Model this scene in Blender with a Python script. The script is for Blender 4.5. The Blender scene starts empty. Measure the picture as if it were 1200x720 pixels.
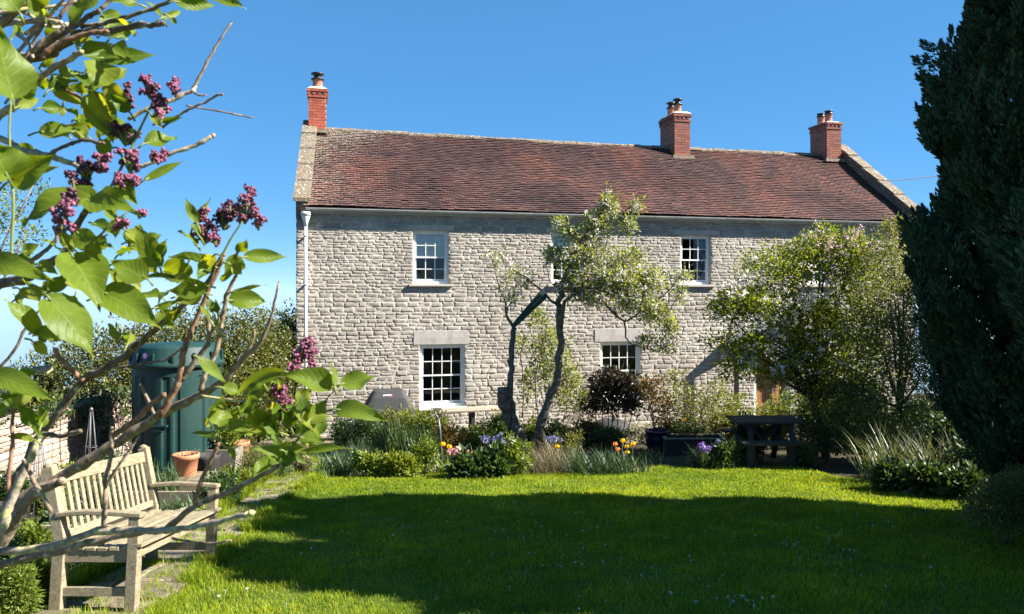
import bpy, math, random
import numpy as np
from mathutils import Vector, Matrix, Quaternion

random.seed(7)
RNG = np.random.default_rng(7)
R = math.radians
scene = bpy.context.scene
COL = scene.collection
PI = math.pi

# ------------------------------------------------------------------ camera model
CAMZ, HOR, F = 3.36, 342.0, 900.0
def P(px, py, Y):
    return Vector(((px - 600) / F * Y, Y, CAMZ - (py - HOR) / F * Y))
def gz(y):
    y = max(y, -8.0)
    return 1.85 - .1057 * y if y < 17.5 else 0.0
def GP(px, py):
    Y = 1.51 / max((py - HOR) / F - .1057, 1e-3)
    return Vector(((px - 600) / F * Y, Y, gz(Y)))
def GY(px, Y):
    return Vector(((px - 600) / F * Y, Y, gz(Y)))

# ------------------------------------------------------------------ materials
MATS = {}
def new_mat(name):
    m = bpy.data.materials.new(name); m.use_nodes = True
    nt = m.node_tree; nt.nodes.clear()
    out = nt.nodes.new('ShaderNodeOutputMaterial')
    MATS[name] = m
    return m, nt, out
def N(nt, typ, **kw):
    n = nt.nodes.new(typ)
    for k, v in kw.items():
        if k.startswith('i_'):
            key = k[2:]
            key = int(key) if key.isdigit() else key.replace('_', ' ')
            n.inputs[key].default_value = v
        else:
            setattr(n, k, v)
    return n
def L(nt, a, b): nt.links.new(a, b)
def rgba(c): return (c[0], c[1], c[2], 1)
def ramp(nt, fac, stops, interp='LINEAR'):
    r = nt.nodes.new('ShaderNodeValToRGB'); r.color_ramp.interpolation = interp
    e = r.color_ramp.elements
    e[0].position, e[0].color = stops[0][0], rgba(stops[0][1])
    e[1].position, e[1].color = stops[-1][0], rgba(stops[-1][1])
    for p, c in stops[1:-1]:
        x = e.new(p); x.color = rgba(c)
    if fac is not None: L(nt, fac, r.inputs[0])
    return r
def noise(nt, scale, detail=4, rough=.55, vec=None, dist=0.0):
    n = N(nt, 'ShaderNodeTexNoise'); n.inputs['Scale'].default_value = scale
    n.inputs['Detail'].default_value = detail; n.inputs['Roughness'].default_value = rough
    n.inputs['Distortion'].default_value = dist
    if vec is not None: L(nt, vec, n.inputs['Vector'])
    return n
def objco(nt): return N(nt, 'ShaderNodeTexCoord').outputs['Object']
def poly_co(nt): return N(nt, 'ShaderNodeNewGeometry').outputs['Position']
def mix(nt, fac, a, b, blend='MIX'):
    m = N(nt, 'ShaderNodeMix', data_type='RGBA', blend_type=blend)
    for s, v in ((m.inputs[0], fac), (m.inputs[6], a), (m.inputs[7], b)):
        if hasattr(v, 'is_linked') or hasattr(v, 'links'): L(nt, v, s)
        elif isinstance(v, (tuple, list)): s.default_value = rgba(v)
        else: s.default_value = v
    return m.outputs[2]
def principled(nt, out, col=None, rough=.7, bump=None, bstr=.3, bdist=.01, metal=0, spec=.5):
    b = N(nt, 'ShaderNodeBsdfPrincipled')
    b.inputs['Roughness'].default_value = rough; b.inputs['Metallic'].default_value = metal
    b.inputs['Specular IOR Level'].default_value = spec
    if col is not None:
        if isinstance(col, (tuple, list)): b.inputs['Base Color'].default_value = rgba(col)
        else: L(nt, col, b.inputs['Base Color'])
    if bump is not None:
        bn = N(nt, 'ShaderNodeBump'); bn.inputs['Strength'].default_value = bstr
        bn.inputs['Distance'].default_value = bdist
        L(nt, bump, bn.inputs['Height']); L(nt, bn.outputs[0], b.inputs['Normal'])
    if out is not None: L(nt, b.outputs[0], out.inputs[0])
    return b
def simple_mat(name, c1, c2=None, scale=20, rough=.6, bstr=.15, metal=0, bdist=.004, spec=.5, island=0.0, dirt=None, dsc=3.0, damt=.6):
    m, nt, out = new_mat(name)
    c2 = c2 or tuple(x * .75 for x in c1)
    co = objco(nt); n = noise(nt, scale, 5, .6, co)
    c = ramp(nt, n.outputs[0], [(.3, c1), (.7, c2)]).outputs[0]
    if dirt is not None:
        # stains that run downwards, plus specks
        mp = N(nt, 'ShaderNodeMapping'); L(nt, co, mp.inputs[0]); mp.inputs['Scale'].default_value = (1, 1, .22)
        d1 = noise(nt, dsc, 6, .7, mp.outputs[0], .4); d2 = noise(nt, dsc * 9, 4, .7, co)
        c = mix(nt, ramp(nt, d1.outputs[0], [(.45, (0, 0, 0)), (.7, (damt,) * 3)]).outputs[0], c, dirt)
        c = mix(nt, ramp(nt, d2.outputs[0], [(.6, (0, 0, 0)), (.72, (damt * .7,) * 3)]).outputs[0], c, dirt)
    if island:
        g = N(nt, 'ShaderNodeNewGeometry')
        r = ramp(nt, g.outputs['Random Per Island'], [(0, (1 - island,) * 3), (1, (1 + island,) * 3)])
        c = mix(nt, 1.0, c, r.outputs[0], 'MULTIPLY')
    principled(nt, out, c, rough, n.outputs[0], bstr, bdist, metal, spec)
    return m
def leaf_mat(name, stops, trans=.35, tcol=None, patch=0, rough=.45, spec=.4, tmul=(1.35, 1.3, .55)):
    """colour varies leaf by leaf; light passes through the blade"""
    m, nt, out = new_mat(name)
    g = N(nt, 'ShaderNodeNewGeometry')
    k = len(stops)
    r = ramp(nt, g.outputs['Random Per Island'], [(i / max(k - 1, 1), c) for i, c in enumerate(stops)])
    n = noise(nt, 1.3, 2, .5, g.outputs['Position'])
    mod = ramp(nt, n.outputs[0], [(.3, (.8, .82, .8)), (.7, (1.15, 1.12, 1.1))])
    c = mix(nt, 1.0, r.outputs[0], mod.outputs[0], 'MULTIPLY')
    if patch:
        for sc_, lo, hi in ((.55, (.66, .75, .85), (1.28, 1.15, 1.0)), (4.2, (.75, .8, .85), (1.25, 1.15, 1.0)), (17, (.8, .82, .85), (1.2, 1.15, 1.05))):
            nn = noise(nt, sc_, 3, .6, g.outputs['Position']); c = mix(nt, 1.0, c, ramp(nt, nn.outputs[0], [(.32, lo), (.68, hi)]).outputs[0], 'MULTIPLY')
    b = principled(nt, None, c, rough, spec=spec)
    t = N(nt, 'ShaderNodeBsdfTranslucent')
    tc = mix(nt, 1.0, c, tmul, 'MULTIPLY'); L(nt, tc, t.inputs[0])
    ms = N(nt, 'ShaderNodeMixShader'); ms.inputs[0].default_value = trans
    L(nt, b.outputs[0], ms.inputs[1]); L(nt, t.outputs[0], ms.inputs[2]); L(nt, ms.outputs[0], out.inputs[0])
    return m

# facade stone
def stone_mat(name, stops, lich=(.5, .47, .4)):
    m, nt, out = new_mat(name)
    g = N(nt, 'ShaderNodeNewGeometry'); pos = g.outputs['Position']
    k = len(stops)
    r = ramp(nt, g.outputs['Random Per Island'], [(i / (k - 1), c) for i, c in enumerate(stops)])
    n1 = noise(nt, 9, 6, .65, pos); n2 = noise(nt, 1.1, 3, .5, pos); n3 = noise(nt, 45, 4, .7, pos)
    c = mix(nt, 1.0, r.outputs[0], ramp(nt, n1.outputs[0], [(.25, (.72, .72, .73)), (.75, (1.25, 1.22, 1.18))]).outputs[0], 'MULTIPLY')
    c = mix(nt, ramp(nt, n2.outputs[0], [(.5, (0, 0, 0)), (.75, (.5, .5, .5))]).outputs[0], c, lich)
    c = mix(nt, ramp(nt, n3.outputs[0], [(.62, (0, 0, 0)), (.7, (.45, .45, .45))]).outputs[0], c, (.6, .58, .53))
    h = N(nt, 'ShaderNodeMath', operation='ADD'); L(nt, n1.outputs[0], h.inputs[0]); L(nt, n3.outputs[0], h.inputs[1])
    nb = noise(nt, 17, 4, .6, pos, .8); h2 = N(nt, 'ShaderNodeMath', operation='MULTIPLY_ADD'); L(nt, nb.outputs[0], h2.inputs[0]); h2.inputs[1].default_value = 1.6; L(nt, h.outputs[0], h2.inputs[2])
    principled(nt, out, c, .9, h2.outputs[0], .5, .009, spec=.1)
    return m
stone_mat('facade_stone', [(.27, .243, .208), (.225, .208, .182), (.305, .275, .237), (.255, .222, .19), (.285, .25, .212), (.205, .193, .173)])
stone_mat('garden_stone', [(.25, .2, .155), (.31, .245, .195), (.2, .14, .11), (.34, .3, .25), (.27, .19, .15)])
simple_mat('mortar', (.42, .38, .315), (.34, .305, .255), 30, .95, .5, bdist=.01)
simple_mat('dressed_stone', (.36, .325, .29), (.29, .27, .245), 14, .9, .5, bdist=.008)
simple_mat('lintel_pale', (.42, .37, .31), (.36, .32, .27), 8, .9, .3, bdist=.006)

def coping_mat():
    m, nt, out = new_mat('coping_stone')
    pos = poly_co(nt); n1 = noise(nt, 5, 6, .7, pos); n2 = noise(nt, 22, 5, .7, pos)
    c = ramp(nt, n1.outputs[0], [(.28, (.075, .06, .045)), (.42, (.17, .125, .075)), (.52, (.10, .085, .065)), (.62, (.2, .16, .105)), (.76, (.29, .265, .23))]).outputs[0]
    c = mix(nt, ramp(nt, n2.outputs[0], [(.55, (0, 0, 0)), (.66, (.8, .8, .8))]).outputs[0], c, (.55, .53, .48))
    principled(nt, out, c, .95, n2.outputs[0], .6, .015, spec=.2)
coping_mat()

def tile_mat():
    m, nt, out = new_mat('clay_tile')
    g = N(nt, 'ShaderNodeNewGeometry'); pos = g.outputs['Position']
    r = ramp(nt, g.outputs['Random Per Island'],
             [(0, (.042, .024, .022)), (.25, (.065, .032, .028)), (.5, (.08, .038, .032)), (.75, (.066, .036, .032)), (1, (.105, .05, .04))])
    big = noise(nt, .42, 4, .6, pos, .6)
    c = mix(nt, 1.0, r.outputs[0], ramp(nt, big.outputs[0], [(.3, (.6, .66, .74)), (.48, (.95, 1, 1.05)), (.68, (1.7, 1.4, 1.2))]).outputs[0], 'MULTIPLY')
    fine = noise(nt, 26, 5, .7, pos); mid = noise(nt, 1.3, 3, .6, pos)
    # lichen: patchy white and ochre crusts, thicker at the left verge and along the ridge
    sep = N(nt, 'ShaderNodeSeparateXYZ'); L(nt, pos, sep.inputs[0])
    lx = N(nt, 'ShaderNodeMapRange'); L(nt, sep.outputs[0], lx.inputs[0])
    for i, v in ((1, -4.9), (2, -2.4), (3, .16), (4, 0.0)): lx.inputs[i].default_value = v
    lz = N(nt, 'ShaderNodeMapRange'); L(nt, sep.outputs[2], lz.inputs[0])
    for i, v in ((1, 6.9), (2, 7.9), (3, 0.0), (4, .07)): lz.inputs[i].default_value = v
    ad = N(nt, 'ShaderNodeMath', operation='ADD'); L(nt, lx.outputs[0], ad.inputs[0]); L(nt, lz.outputs[0], ad.inputs[1])
    md = N(nt, 'ShaderNodeMath', operation='MULTIPLY_ADD'); L(nt, mid.outputs[0], md.inputs[0]); md.inputs[1].default_value = .16; L(nt, ad.outputs[0], md.inputs[2])
    s = N(nt, 'ShaderNodeMath', operation='ADD'); L(nt, fine.outputs[0], s.inputs[0]); L(nt, md.outputs[0], s.inputs[1])
    c = mix(nt, ramp(nt, s.outputs[0], [(.76, (0, 0, 0)), (.84, (.75, .75, .75))]).outputs[0], c, (.44, .40, .34))
    och = noise(nt, 11, 4, .7, pos)
    o2 = N(nt, 'ShaderNodeMath', operation='ADD'); L(nt, och.outputs[0], o2.inputs[0]); L(nt, ad.outputs[0], o2.inputs[1])
    c = mix(nt, ramp(nt, o2.outputs[0], [(.66, (0, 0, 0)), (.78, (.55, .55, .55))]).outputs[0], c, (.27, .20, .12))
    principled(nt, out, c, .85, fine.outputs[0], .5, .006, spec=.25)
tile_mat()
def brick_mat(name, stops, dirt=.3):
    m, nt, out = new_mat(name)
    g = N(nt, 'ShaderNodeNewGeometry'); pos = g.outputs['Position']
    k = len(stops)
    r = ramp(nt, g.outputs['Random Per Island'], [(i / (k - 1), c) for i, c in enumerate(stops)])
    n1 = noise(nt, 14, 5, .7, pos)
    c = mix(nt, ramp(nt, n1.outputs[0], [(.5, (0, 0, 0)), (.72, (dirt,) * 3)]).outputs[0], r.outputs[0], (.09, .07, .06))
    principled(nt, out, c, .9, n1.outputs[0], .4, .006, spec=.2)
brick_mat('chimney_brick', [(.36, .085, .045), (.42, .11, .06), (.30, .07, .04), (.40, .13, .08)], .2)
brick_mat('old_chimney_brick', [(.24, .085, .06), (.32, .11, .07), (.18, .07, .055), (.28, .13, .09)], .6)
simple_mat('chimney_mortar', (.42, .36, .3), (.3, .25, .2), 20, .95)
simple_mat('flaunching', (.6, .56, .5), (.5, .46, .4), 20, .9)
simple_mat('chimney_pot_clay', (.36, .15, .09), (.28, .11, .07), 12, .8)
simple_mat('cowl_metal', (.05, .052, .055), (.03, .03, .033), 14, .45, metal=.6)
simple_mat('white_paint', (.76, .76, .73), (.68, .68, .65), 12, .45, .06, dirt=(.42, .4, .35), dsc=5, damt=.35)
simple_mat('off_white_paint', (.6, .6, .58), (.52, .52, .5), 9, .45, .08)
simple_mat('gutter_paint', (.46, .47, .44), (.36, .37, .34), 3, .5, .08, dirt=(.2, .19, .15), dsc=4, damt=.5)
simple_mat('room_dark', (.045, .045, .05), (.035, .035, .04), 5, .9)
simple_mat('blind_cloth', (.88, .87, .84), (.85, .84, .8), 5, .9)
simple_mat('curtain_cloth', (.35, .37, .42), (.3, .32, .36), 5, .9)
simple_mat('oak_door', (.30, .13, .04), (.24, .10, .03), 6, .5)
simple_mat('lead_sheet', (.24, .28, .29), (.19, .22, .23), 7, .6)
def glass_mat():
    m, nt, out = new_mat('window_glass')
    fr = N(nt, 'ShaderNodeFresnel'); fr.inputs[0].default_value = 1.6
    t = N(nt, 'ShaderNodeBsdfTransparent'); t.inputs[0].default_value = (.96, .97, .97, 1)
    gl = N(nt, 'ShaderNodeBsdfGlossy'); gl.inputs['Roughness'].default_value = .02
    n = noise(nt, 1.6, 2, .5, poly_co(nt)); bn = N(nt, 'ShaderNodeBump'); bn.inputs['Strength'].default_value = .06; bn.inputs['Distance'].default_value = .05
    L(nt, n.outputs[0], bn.inputs['Height']); L(nt, bn.outputs[0], gl.inputs['Normal'])
    ms = N(nt, 'ShaderNodeMixShader'); L(nt, fr.outputs[0], ms.inputs[0]); L(nt, t.outputs[0], ms.inputs[1]); L(nt, gl.outputs[0], ms.inputs[2])
    L(nt, ms.outputs[0], out.inputs[0])
glass_mat()

# ground materials
def ground_mats():
    m, nt, out = new_mat('turf_base')
    pos = poly_co(nt); n1 = noise(nt, 3, 5, .6, pos); n2 = noise(nt, 60, 3, .6, pos)
    c = ramp(nt, n1.outputs[0], [(.3, (.045, .075, .01)), (.55, (.065, .095, .012)), (.75, (.08, .085, .018))]).outputs[0]
    principled(nt, out, c, .95, n2.outputs[0], .5, .02, spec=.1)
    m, nt, out = new_mat('bare_soil')
    pos = poly_co(nt); n1 = noise(nt, 4, 6, .65, pos); n2 = noise(nt, 35, 5, .7, pos)
    c = ramp(nt, n1.outputs[0], [(.3, (.04, .03, .02)), (.55, (.06, .05, .03)), (.75, (.05, .065, .025))]).outputs[0]
    principled(nt, out, c, .95, n2.outputs[0], .8, .03, spec=.1)
    m, nt, out = new_mat('path_gravel')
    pos = poly_co(nt); n1 = noise(nt, 2.5, 5, .65, pos); n2 = noise(nt, 50, 5, .7, pos)
    c = ramp(nt, n1.outputs[0], [(.3, (.12, .10, .075)), (.5, (.2, .17, .125)), (.65, (.09, .11, .045)), (.8, (.24, .2, .15))]).outputs[0]
    principled(nt, out, c, .95, n2.outputs[0], .8, .02, spec=.15)
    m, nt, out = new_mat('path_slab')
    g = N(nt, 'ShaderNodeNewGeometry'); pos = g.outputs['Position']
    r = ramp(nt, g.outputs['Random Per Island'], [(0, (.16, .125, .085)), (.5, (.21, .17, .12)), (1, (.27, .22, .16))])
    n1 = noise(nt, 6, 6, .7, pos); n2 = noise(nt, 40, 4, .7, pos)
    c = mix(nt, ramp(nt, n1.outputs[0], [(.4, (0, 0, 0)), (.55, (.92, .92, .92))]).outputs[0], r.outputs[0], (.1, .09, .05))
    c = mix(nt, ramp(nt, n2.outputs[0], [(.58, (0, 0, 0)), (.7, (.6, .6, .6))]).outputs[0], c, (.36, .32, .265))
    principled(nt, out, c, .9, n2.outputs[0], .6, .01, spec=.2)
ground_mats()

def bark_mat(name, stops, lichen=None, lcol=(.5, .48, .3), thr=.6):
    m, nt, out = new_mat(name)
    co = poly_co(nt); sc = lichen or 1
    n1 = noise(nt, 28 * sc, 5, .65, co); n2 = noise(nt, 16 * sc, 5, .7, co)
    k = len(stops)
    c = ramp(nt, n1.outputs[0], [(.3 + .4 * i / (k - 1), s) for i, s in enumerate(stops)]).outputs[0]
    if lichen:
        c = mix(nt, ramp(nt, n2.outputs[0], [(thr, (0, 0, 0)), (thr + .06, (.9, .9, .9))]).outputs[0], c, lcol)
    principled(nt, out, c, .9, n1.outputs[0], .6, .006 / sc, spec=.2)
bark_mat('lilac_bark', [(.085, .06, .04), (.19, .14, .095), (.28, .22, .155)], 3, (.38, .35, .25), .57)
bark_mat('lilac_lichen_bark', [(.12, .095, .07), (.26, .215, .16), (.36, .31, .24)], 3, (.46, .42, .17), .52)
bark_mat('lilac_dark_bark', [(.045, .033, .024), (.11, .08, .056), (.19, .145, .105)], 3, (.38, .36, .26), .57)
bark_mat('lilac_red_bark', [(.1, .05, .032), (.2, .11, .07), (.28, .18, .12)], 3, (.36, .3, .22), .62)
bark_mat('apple_bark', [(.045, .036, .028), (.1, .082, .064), (.19, .165, .13)], 1, (.28, .28, .2), .57)
bark_mat('dark_bark', [(.035, .028, .02), (.07, .055, .04), (.1, .085, .065)])
bark_mat('pale_bark', [(.14, .12, .09), (.22, .19, .15), (.28, .25, .2)])
def wood_mat(name, stops, mult=1.0):
    m, nt, out = new_mat(name)
    g = N(nt, 'ShaderNodeNewGeometry'); co = objco(nt)
    mp = N(nt, 'ShaderNodeMapping'); L(nt, co, mp.inputs[0]); mp.inputs['Scale'].default_value = (26, 5, 26)
    n1 = noise(nt, 1.6, 5, .65, mp.outputs[0], 1.2); n2 = noise(nt, 7, 4, .6, co)
    k = len(stops)
    c = ramp(nt, n1.outputs[0], [(.3 + .4 * i / (k - 1), s) for i, s in enumerate(stops)]).outputs[0]
    isl = ramp(nt, g.outputs['Random Per Island'], [(0, (.85, .85, .85)), (1, (1.15, 1.13, 1.1))])
    c = mix(nt, 1.0, c, isl.outputs[0], 'MULTIPLY')
    c = mix(nt, ramp(nt, n2.outputs[0], [(.55, (0, 0, 0)), (.72, (.45, .45, .45))]).outputs[0], c, (.16 * mult, .16 * mult, .09 * mult))
    principled(nt, out, c, .8, n1.outputs[0], .35, .004, spec=.25)
wood_mat('teak', [(.115, .095, .058), (.215, .18, .115), (.29, .25, .165)])
wood_mat('dark_timber', [(.022, .02, .018), (.038, .034, .03), (.06, .053, .045)], .2)
wood_mat('old_board', [(.14, .11, .08), (.22, .18, .13), (.28, .24, .18)], .6)
wood_mat('chair_wood', [(.17, .14, .105), (.25, .21, .165), (.31, .275, .22)])
simple_mat('terracotta', (.42, .16, .07), (.34, .125, .055), 9, .8, .3, dirt=(.34, .22, .14), dsc=7, damt=.35)
simple_mat('tank_plastic', (.004, .027, .025), (.0055, .034, .031), 2.5, .55, .1, spec=.25, dirt=(.04, .06, .045), dsc=2.2, damt=.45)
simple_mat('tank_dark', (.006, .03, .035), (.008, .036, .04), 4, .5)
simple_mat('sticker_pink', (.75, .12, .5), (.7, .1, .45), 4, .5, .0)
simple_mat('grey_cover', (.03, .031, .033), (.022, .023, .025), 5, .75, .25, bdist=.02)
simple_mat('black_cloth', (.012, .012, .013), (.018, .018, .018), 5, .8, .2)
simple_mat('black_metal', (.02, .02, .022), (.03, .03, .03), 10, .5)
simple_mat('grey_metal', (.16, .16, .16), (.1, .1, .1), 20, .5, metal=.5)
simple_mat('parasol_cloth', (.008, .035, .028), (.012, .045, .036), 10, .85, .3, bdist=.01)
simple_mat('tag_red', (.5, .04, .02), (.45, .03, .02), 5)
simple_mat('blue_plastic', (.03, .35, .6), (.03, .3, .55), 5, .5)
simple_mat('blue_glaze', (.003, .004, .024), (.004, .006, .032), 5, .35)
simple_mat('dark_trough', (.02, .018, .016), (.03, .027, .024), 8, .8)
simple_mat('pale_trough', (.2, .18, .15), (.13, .115, .095), 8, .9)
simple_mat('red_ball', (.5, .03, .09), (.45, .03, .08), 5, .5)
# foliage
leaf_mat('grass_blade', [(.085, .18, .014), (.14, .24, .016), (.18, .285, .02), (.215, .305, .024), (.24, .3, .028), (.28, .3, .065)], .5, patch=1, tmul=(1.55, 1.4, .35), rough=.6, spec=.12)
leaf_mat('rough_grass', [(.05, .09, .02), (.08, .12, .025), (.13, .15, .045)], .35)
leaf_mat('apple_leaf', [(.15, .19, .04), (.21, .25, .05), (.27, .28, .09), (.18, .21, .06)], .5)
leaf_mat('white_petal', [(.62, .58, .52), (.72, .69, .64), (.66, .56, .54)], .3, tmul=(1, 1, 1))
leaf_mat('pink_petal', [(.6, .42, .42), (.66, .5, .48), (.55, .33, .33)], .3, tmul=(1, 1, 1))
leaf_mat('spring_leaf', [(.08, .115, .014), (.13, .175, .018), (.18, .215, .022), (.23, .24, .035)], .5)
leaf_mat('grey_leaf', [(.1, .12, .035), (.15, .165, .05), (.2, .195, .07), (.14, .165, .035)], .45)
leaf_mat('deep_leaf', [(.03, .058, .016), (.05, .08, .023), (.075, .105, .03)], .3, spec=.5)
leaf_mat('hedge_leaf', [(.045, .065, .016), (.085, .105, .02), (.13, .14, .028), (.17, .15, .045)], .3, spec=.5, rough=.4)
leaf_mat('copper_leaf', [(.022, .024, .014), (.035, .03, .018), (.05, .032, .02), (.03, .04, .016)], .22, spec=.5, rough=.35, tmul=(1.3, 1, .6))
leaf_mat('conifer_leaf', [(.018, .042, .026), (.03, .066, .034), (.046, .088, .042), (.07, .115, .05), (.075, .068, .034)], .14, spec=.2, rough=.7, tmul=(1, 1.1, .7))
leaf_mat('strap_leaf', [(.035, .075, .02), (.055, .1, .028), (.08, .12, .035)], .32)
leaf_mat('dark_strap', [(.022, .055, .022), (.032, .07, .026), (.05, .085, .03)], .25)
leaf_mat('iris_blade', [(.06, .09, .035), (.11, .13, .06), (.2, .19, .11)], .3)
leaf_mat('dry_stalk', [(.16, .13, .07), (.22, .17, .1), (.12, .12, .05)], .3, tmul=(1, 1, .8))
leaf_mat('lime_leaf', [(.1, .15, .02), (.14, .19, .025), (.17, .2, .03)], .4)
leaf_mat('orange_leaf', [(.2, .12, .03), (.24, .15, .04), (.12, .12, .03), (.2, .08, .03)], .4, tmul=(1.2, 1, .6))
leaf_mat('yellow_petal', [(.75, .45, .01), (.8, .52, .015)], .3, tmul=(1, 1, .6))
leaf_mat('orange_petal', [(.75, .2, .05), (.8, .28, .1)], .3, tmul=(1, 1, .6))
leaf_mat('blue_petal', [(.15, .16, .36), (.22, .23, .45), (.1, .11, .28)], .3, tmul=(1, 1, 1))
leaf_mat('purple_petal', [(.13, .06, .32), (.2, .1, .42), (.1, .05, .25)], .3, tmul=(1, 1, 1))
leaf_mat('rose_petal', [(.7, .25, .28), (.78, .42, .42), (.6, .18, .22)], .3, tmul=(1, 1, 1))
leaf_mat('lilac_bud', [(.05, .011, .024), (.11, .024, .05), (.18, .045, .09), (.27, .085, .15), (.075, .016, .035)], .12, tmul=(1, 1, 1), rough=.5)
leaf_mat('lilac_dark_bud', [(.022, .008, .014), (.04, .012, .024), (.07, .018, .04), (.13, .04, .075)], .1, tmul=(1, 1, 1), rough=.5)
leaf_mat('green_stem', [(.14, .18, .04), (.17, .2, .05)], .25)
def lilac_leaf_mat():
    m, nt, out = new_mat('lilac_leaf')
    g = N(nt, 'ShaderNodeNewGeometry')
    uv = N(nt, 'ShaderNodeUVMap'); sep = N(nt, 'ShaderNodeSeparateXYZ'); L(nt, uv.outputs[0], sep.inputs[0])
    def M(op, a, b=None):
        n = N(nt, 'ShaderNodeMath', operation=op)
        for i, v in enumerate((a, b)):
            if v is None: continue
            if isinstance(v, (int, float)): n.inputs[i].default_value = v
            else: L(nt, v, n.inputs[i])
        return n.outputs[0]
    c = M('ABSOLUTE', M('MULTIPLY_ADD', sep.outputs[0], 2.0)); nt.nodes[-1]
    # |2u-1|
    a1 = N(nt, 'ShaderNodeMath', operation='MULTIPLY_ADD'); L(nt, sep.outputs[0], a1.inputs[0]); a1.inputs[1].default_value = 2; a1.inputs[2].default_value = -1
    c = M('ABSOLUTE', a1.outputs[0])
    v = M('SUBTRACT', sep.outputs[1], M('MULTIPLY', c, .28))
    vein = M('POWER', M('ABSOLUTE', M('COSINE', M('MULTIPLY', v, 24.0))), 14.0)
    mid = M('LESS_THAN', c, .045)
    vv = M('MAXIMUM', M('MULTIPLY', vein, .35), mid)
    r = ramp(nt, g.outputs['Random Per Island'], [(0, (.05, .1, .01)), (.4, (.085, .14, .012)), (.75, (.125, .17, .016)), (1, (.17, .2, .025))])
    nz = noise(nt, 45, 3, .6, g.outputs['Position'])
    cc = mix(nt, 1.0, r.outputs[0], ramp(nt, nz.outputs[0], [(.3, (.85, .85, .85)), (.7, (1.15, 1.15, 1.1))]).outputs[0], 'MULTIPLY')
    cc = mix(nt, M('MULTIPLY', vv, .45), cc, (.22, .25, .06))
    sp_ = noise(nt, 160, 3, .7, g.outputs['Position']); cc = mix(nt, ramp(nt, sp_.outputs[0], [(.66, (0, 0, 0)), (.72, (.6, .6, .6))]).outputs[0], cc, (.1, .08, .02))
    h = M('SUBTRACT', M('MULTIPLY', nz.outputs[0], .6), M('MULTIPLY', vv, .8))
    b = principled(nt, None, cc, .45, h, .45, .002, spec=.22)
    t = N(nt, 'ShaderNodeBsdfTranslucent'); L(nt, mix(nt, 1.0, cc, (2.4, 1.95, .35), 'MULTIPLY'), t.inputs[0])
    ms = N(nt, 'ShaderNodeMixShader'); ms.inputs[0].default_value = .5
    L(nt, b.outputs[0], ms.inputs[1]); L(nt, t.outputs[0], ms.inputs[2]); L(nt, ms.outputs[0], out.inputs[0])
lilac_leaf_mat()

# ------------------------------------------------------------------ object helpers
def tag(o, label=None, cat=None, group=None, kind=None):
    if label: o['label'] = label
    if cat: o['category'] = cat
    if group: o['group'] = group
    if kind: o['kind'] = kind
    return o
def empty(name, loc, label, cat, group=None, rz=0, rx=0):
    o = bpy.data.objects.new(name, None); COL.objects.link(o)
    o.empty_display_size = .1
    o.location = loc; o.rotation_euler = (rx, 0, rz)
    return tag(o, label, cat, group)
def link(name, me, mat, parent=None):
    if mat is not None: me.materials.append(MATS[mat])
    o = bpy.data.objects.new(name, me); COL.objects.link(o)
    if parent is not None: o.parent = parent
    return o
def copy_tree(o, parent=None):
    c = o.copy(); COL.objects.link(c)
    if parent is not None: c.parent = parent
    for ch in list(o.children): copy_tree(ch, c)
    return c
def np_mesh(name, V, Fc, mat, parent=None, smooth=False, uv=None):
    V = np.asarray(V, dtype=np.float32).reshape(-1, 3); Fc = np.asarray(Fc, dtype=np.int32)
    m, k = Fc.shape
    me = bpy.data.meshes.new(name)
    me.vertices.add(len(V)); me.vertices.foreach_set('co', V.ravel())
    me.loops.add(m * k); me.loops.foreach_set('vertex_index', Fc.ravel())
    me.polygons.add(m); me.polygons.foreach_set('loop_start', np.arange(0, m * k, k, dtype=np.int32))
    if smooth: me.polygons.foreach_set('use_smooth', np.ones(m, dtype=bool))
    if uv is not None:
        u = me.uv_layers.new(name='UVMap'); u.data.foreach_set('uv', np.asarray(uv, dtype=np.float32)[Fc.ravel()].ravel())
    me.update(calc_edges=True)
    return link(name, me, mat, parent)

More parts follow.
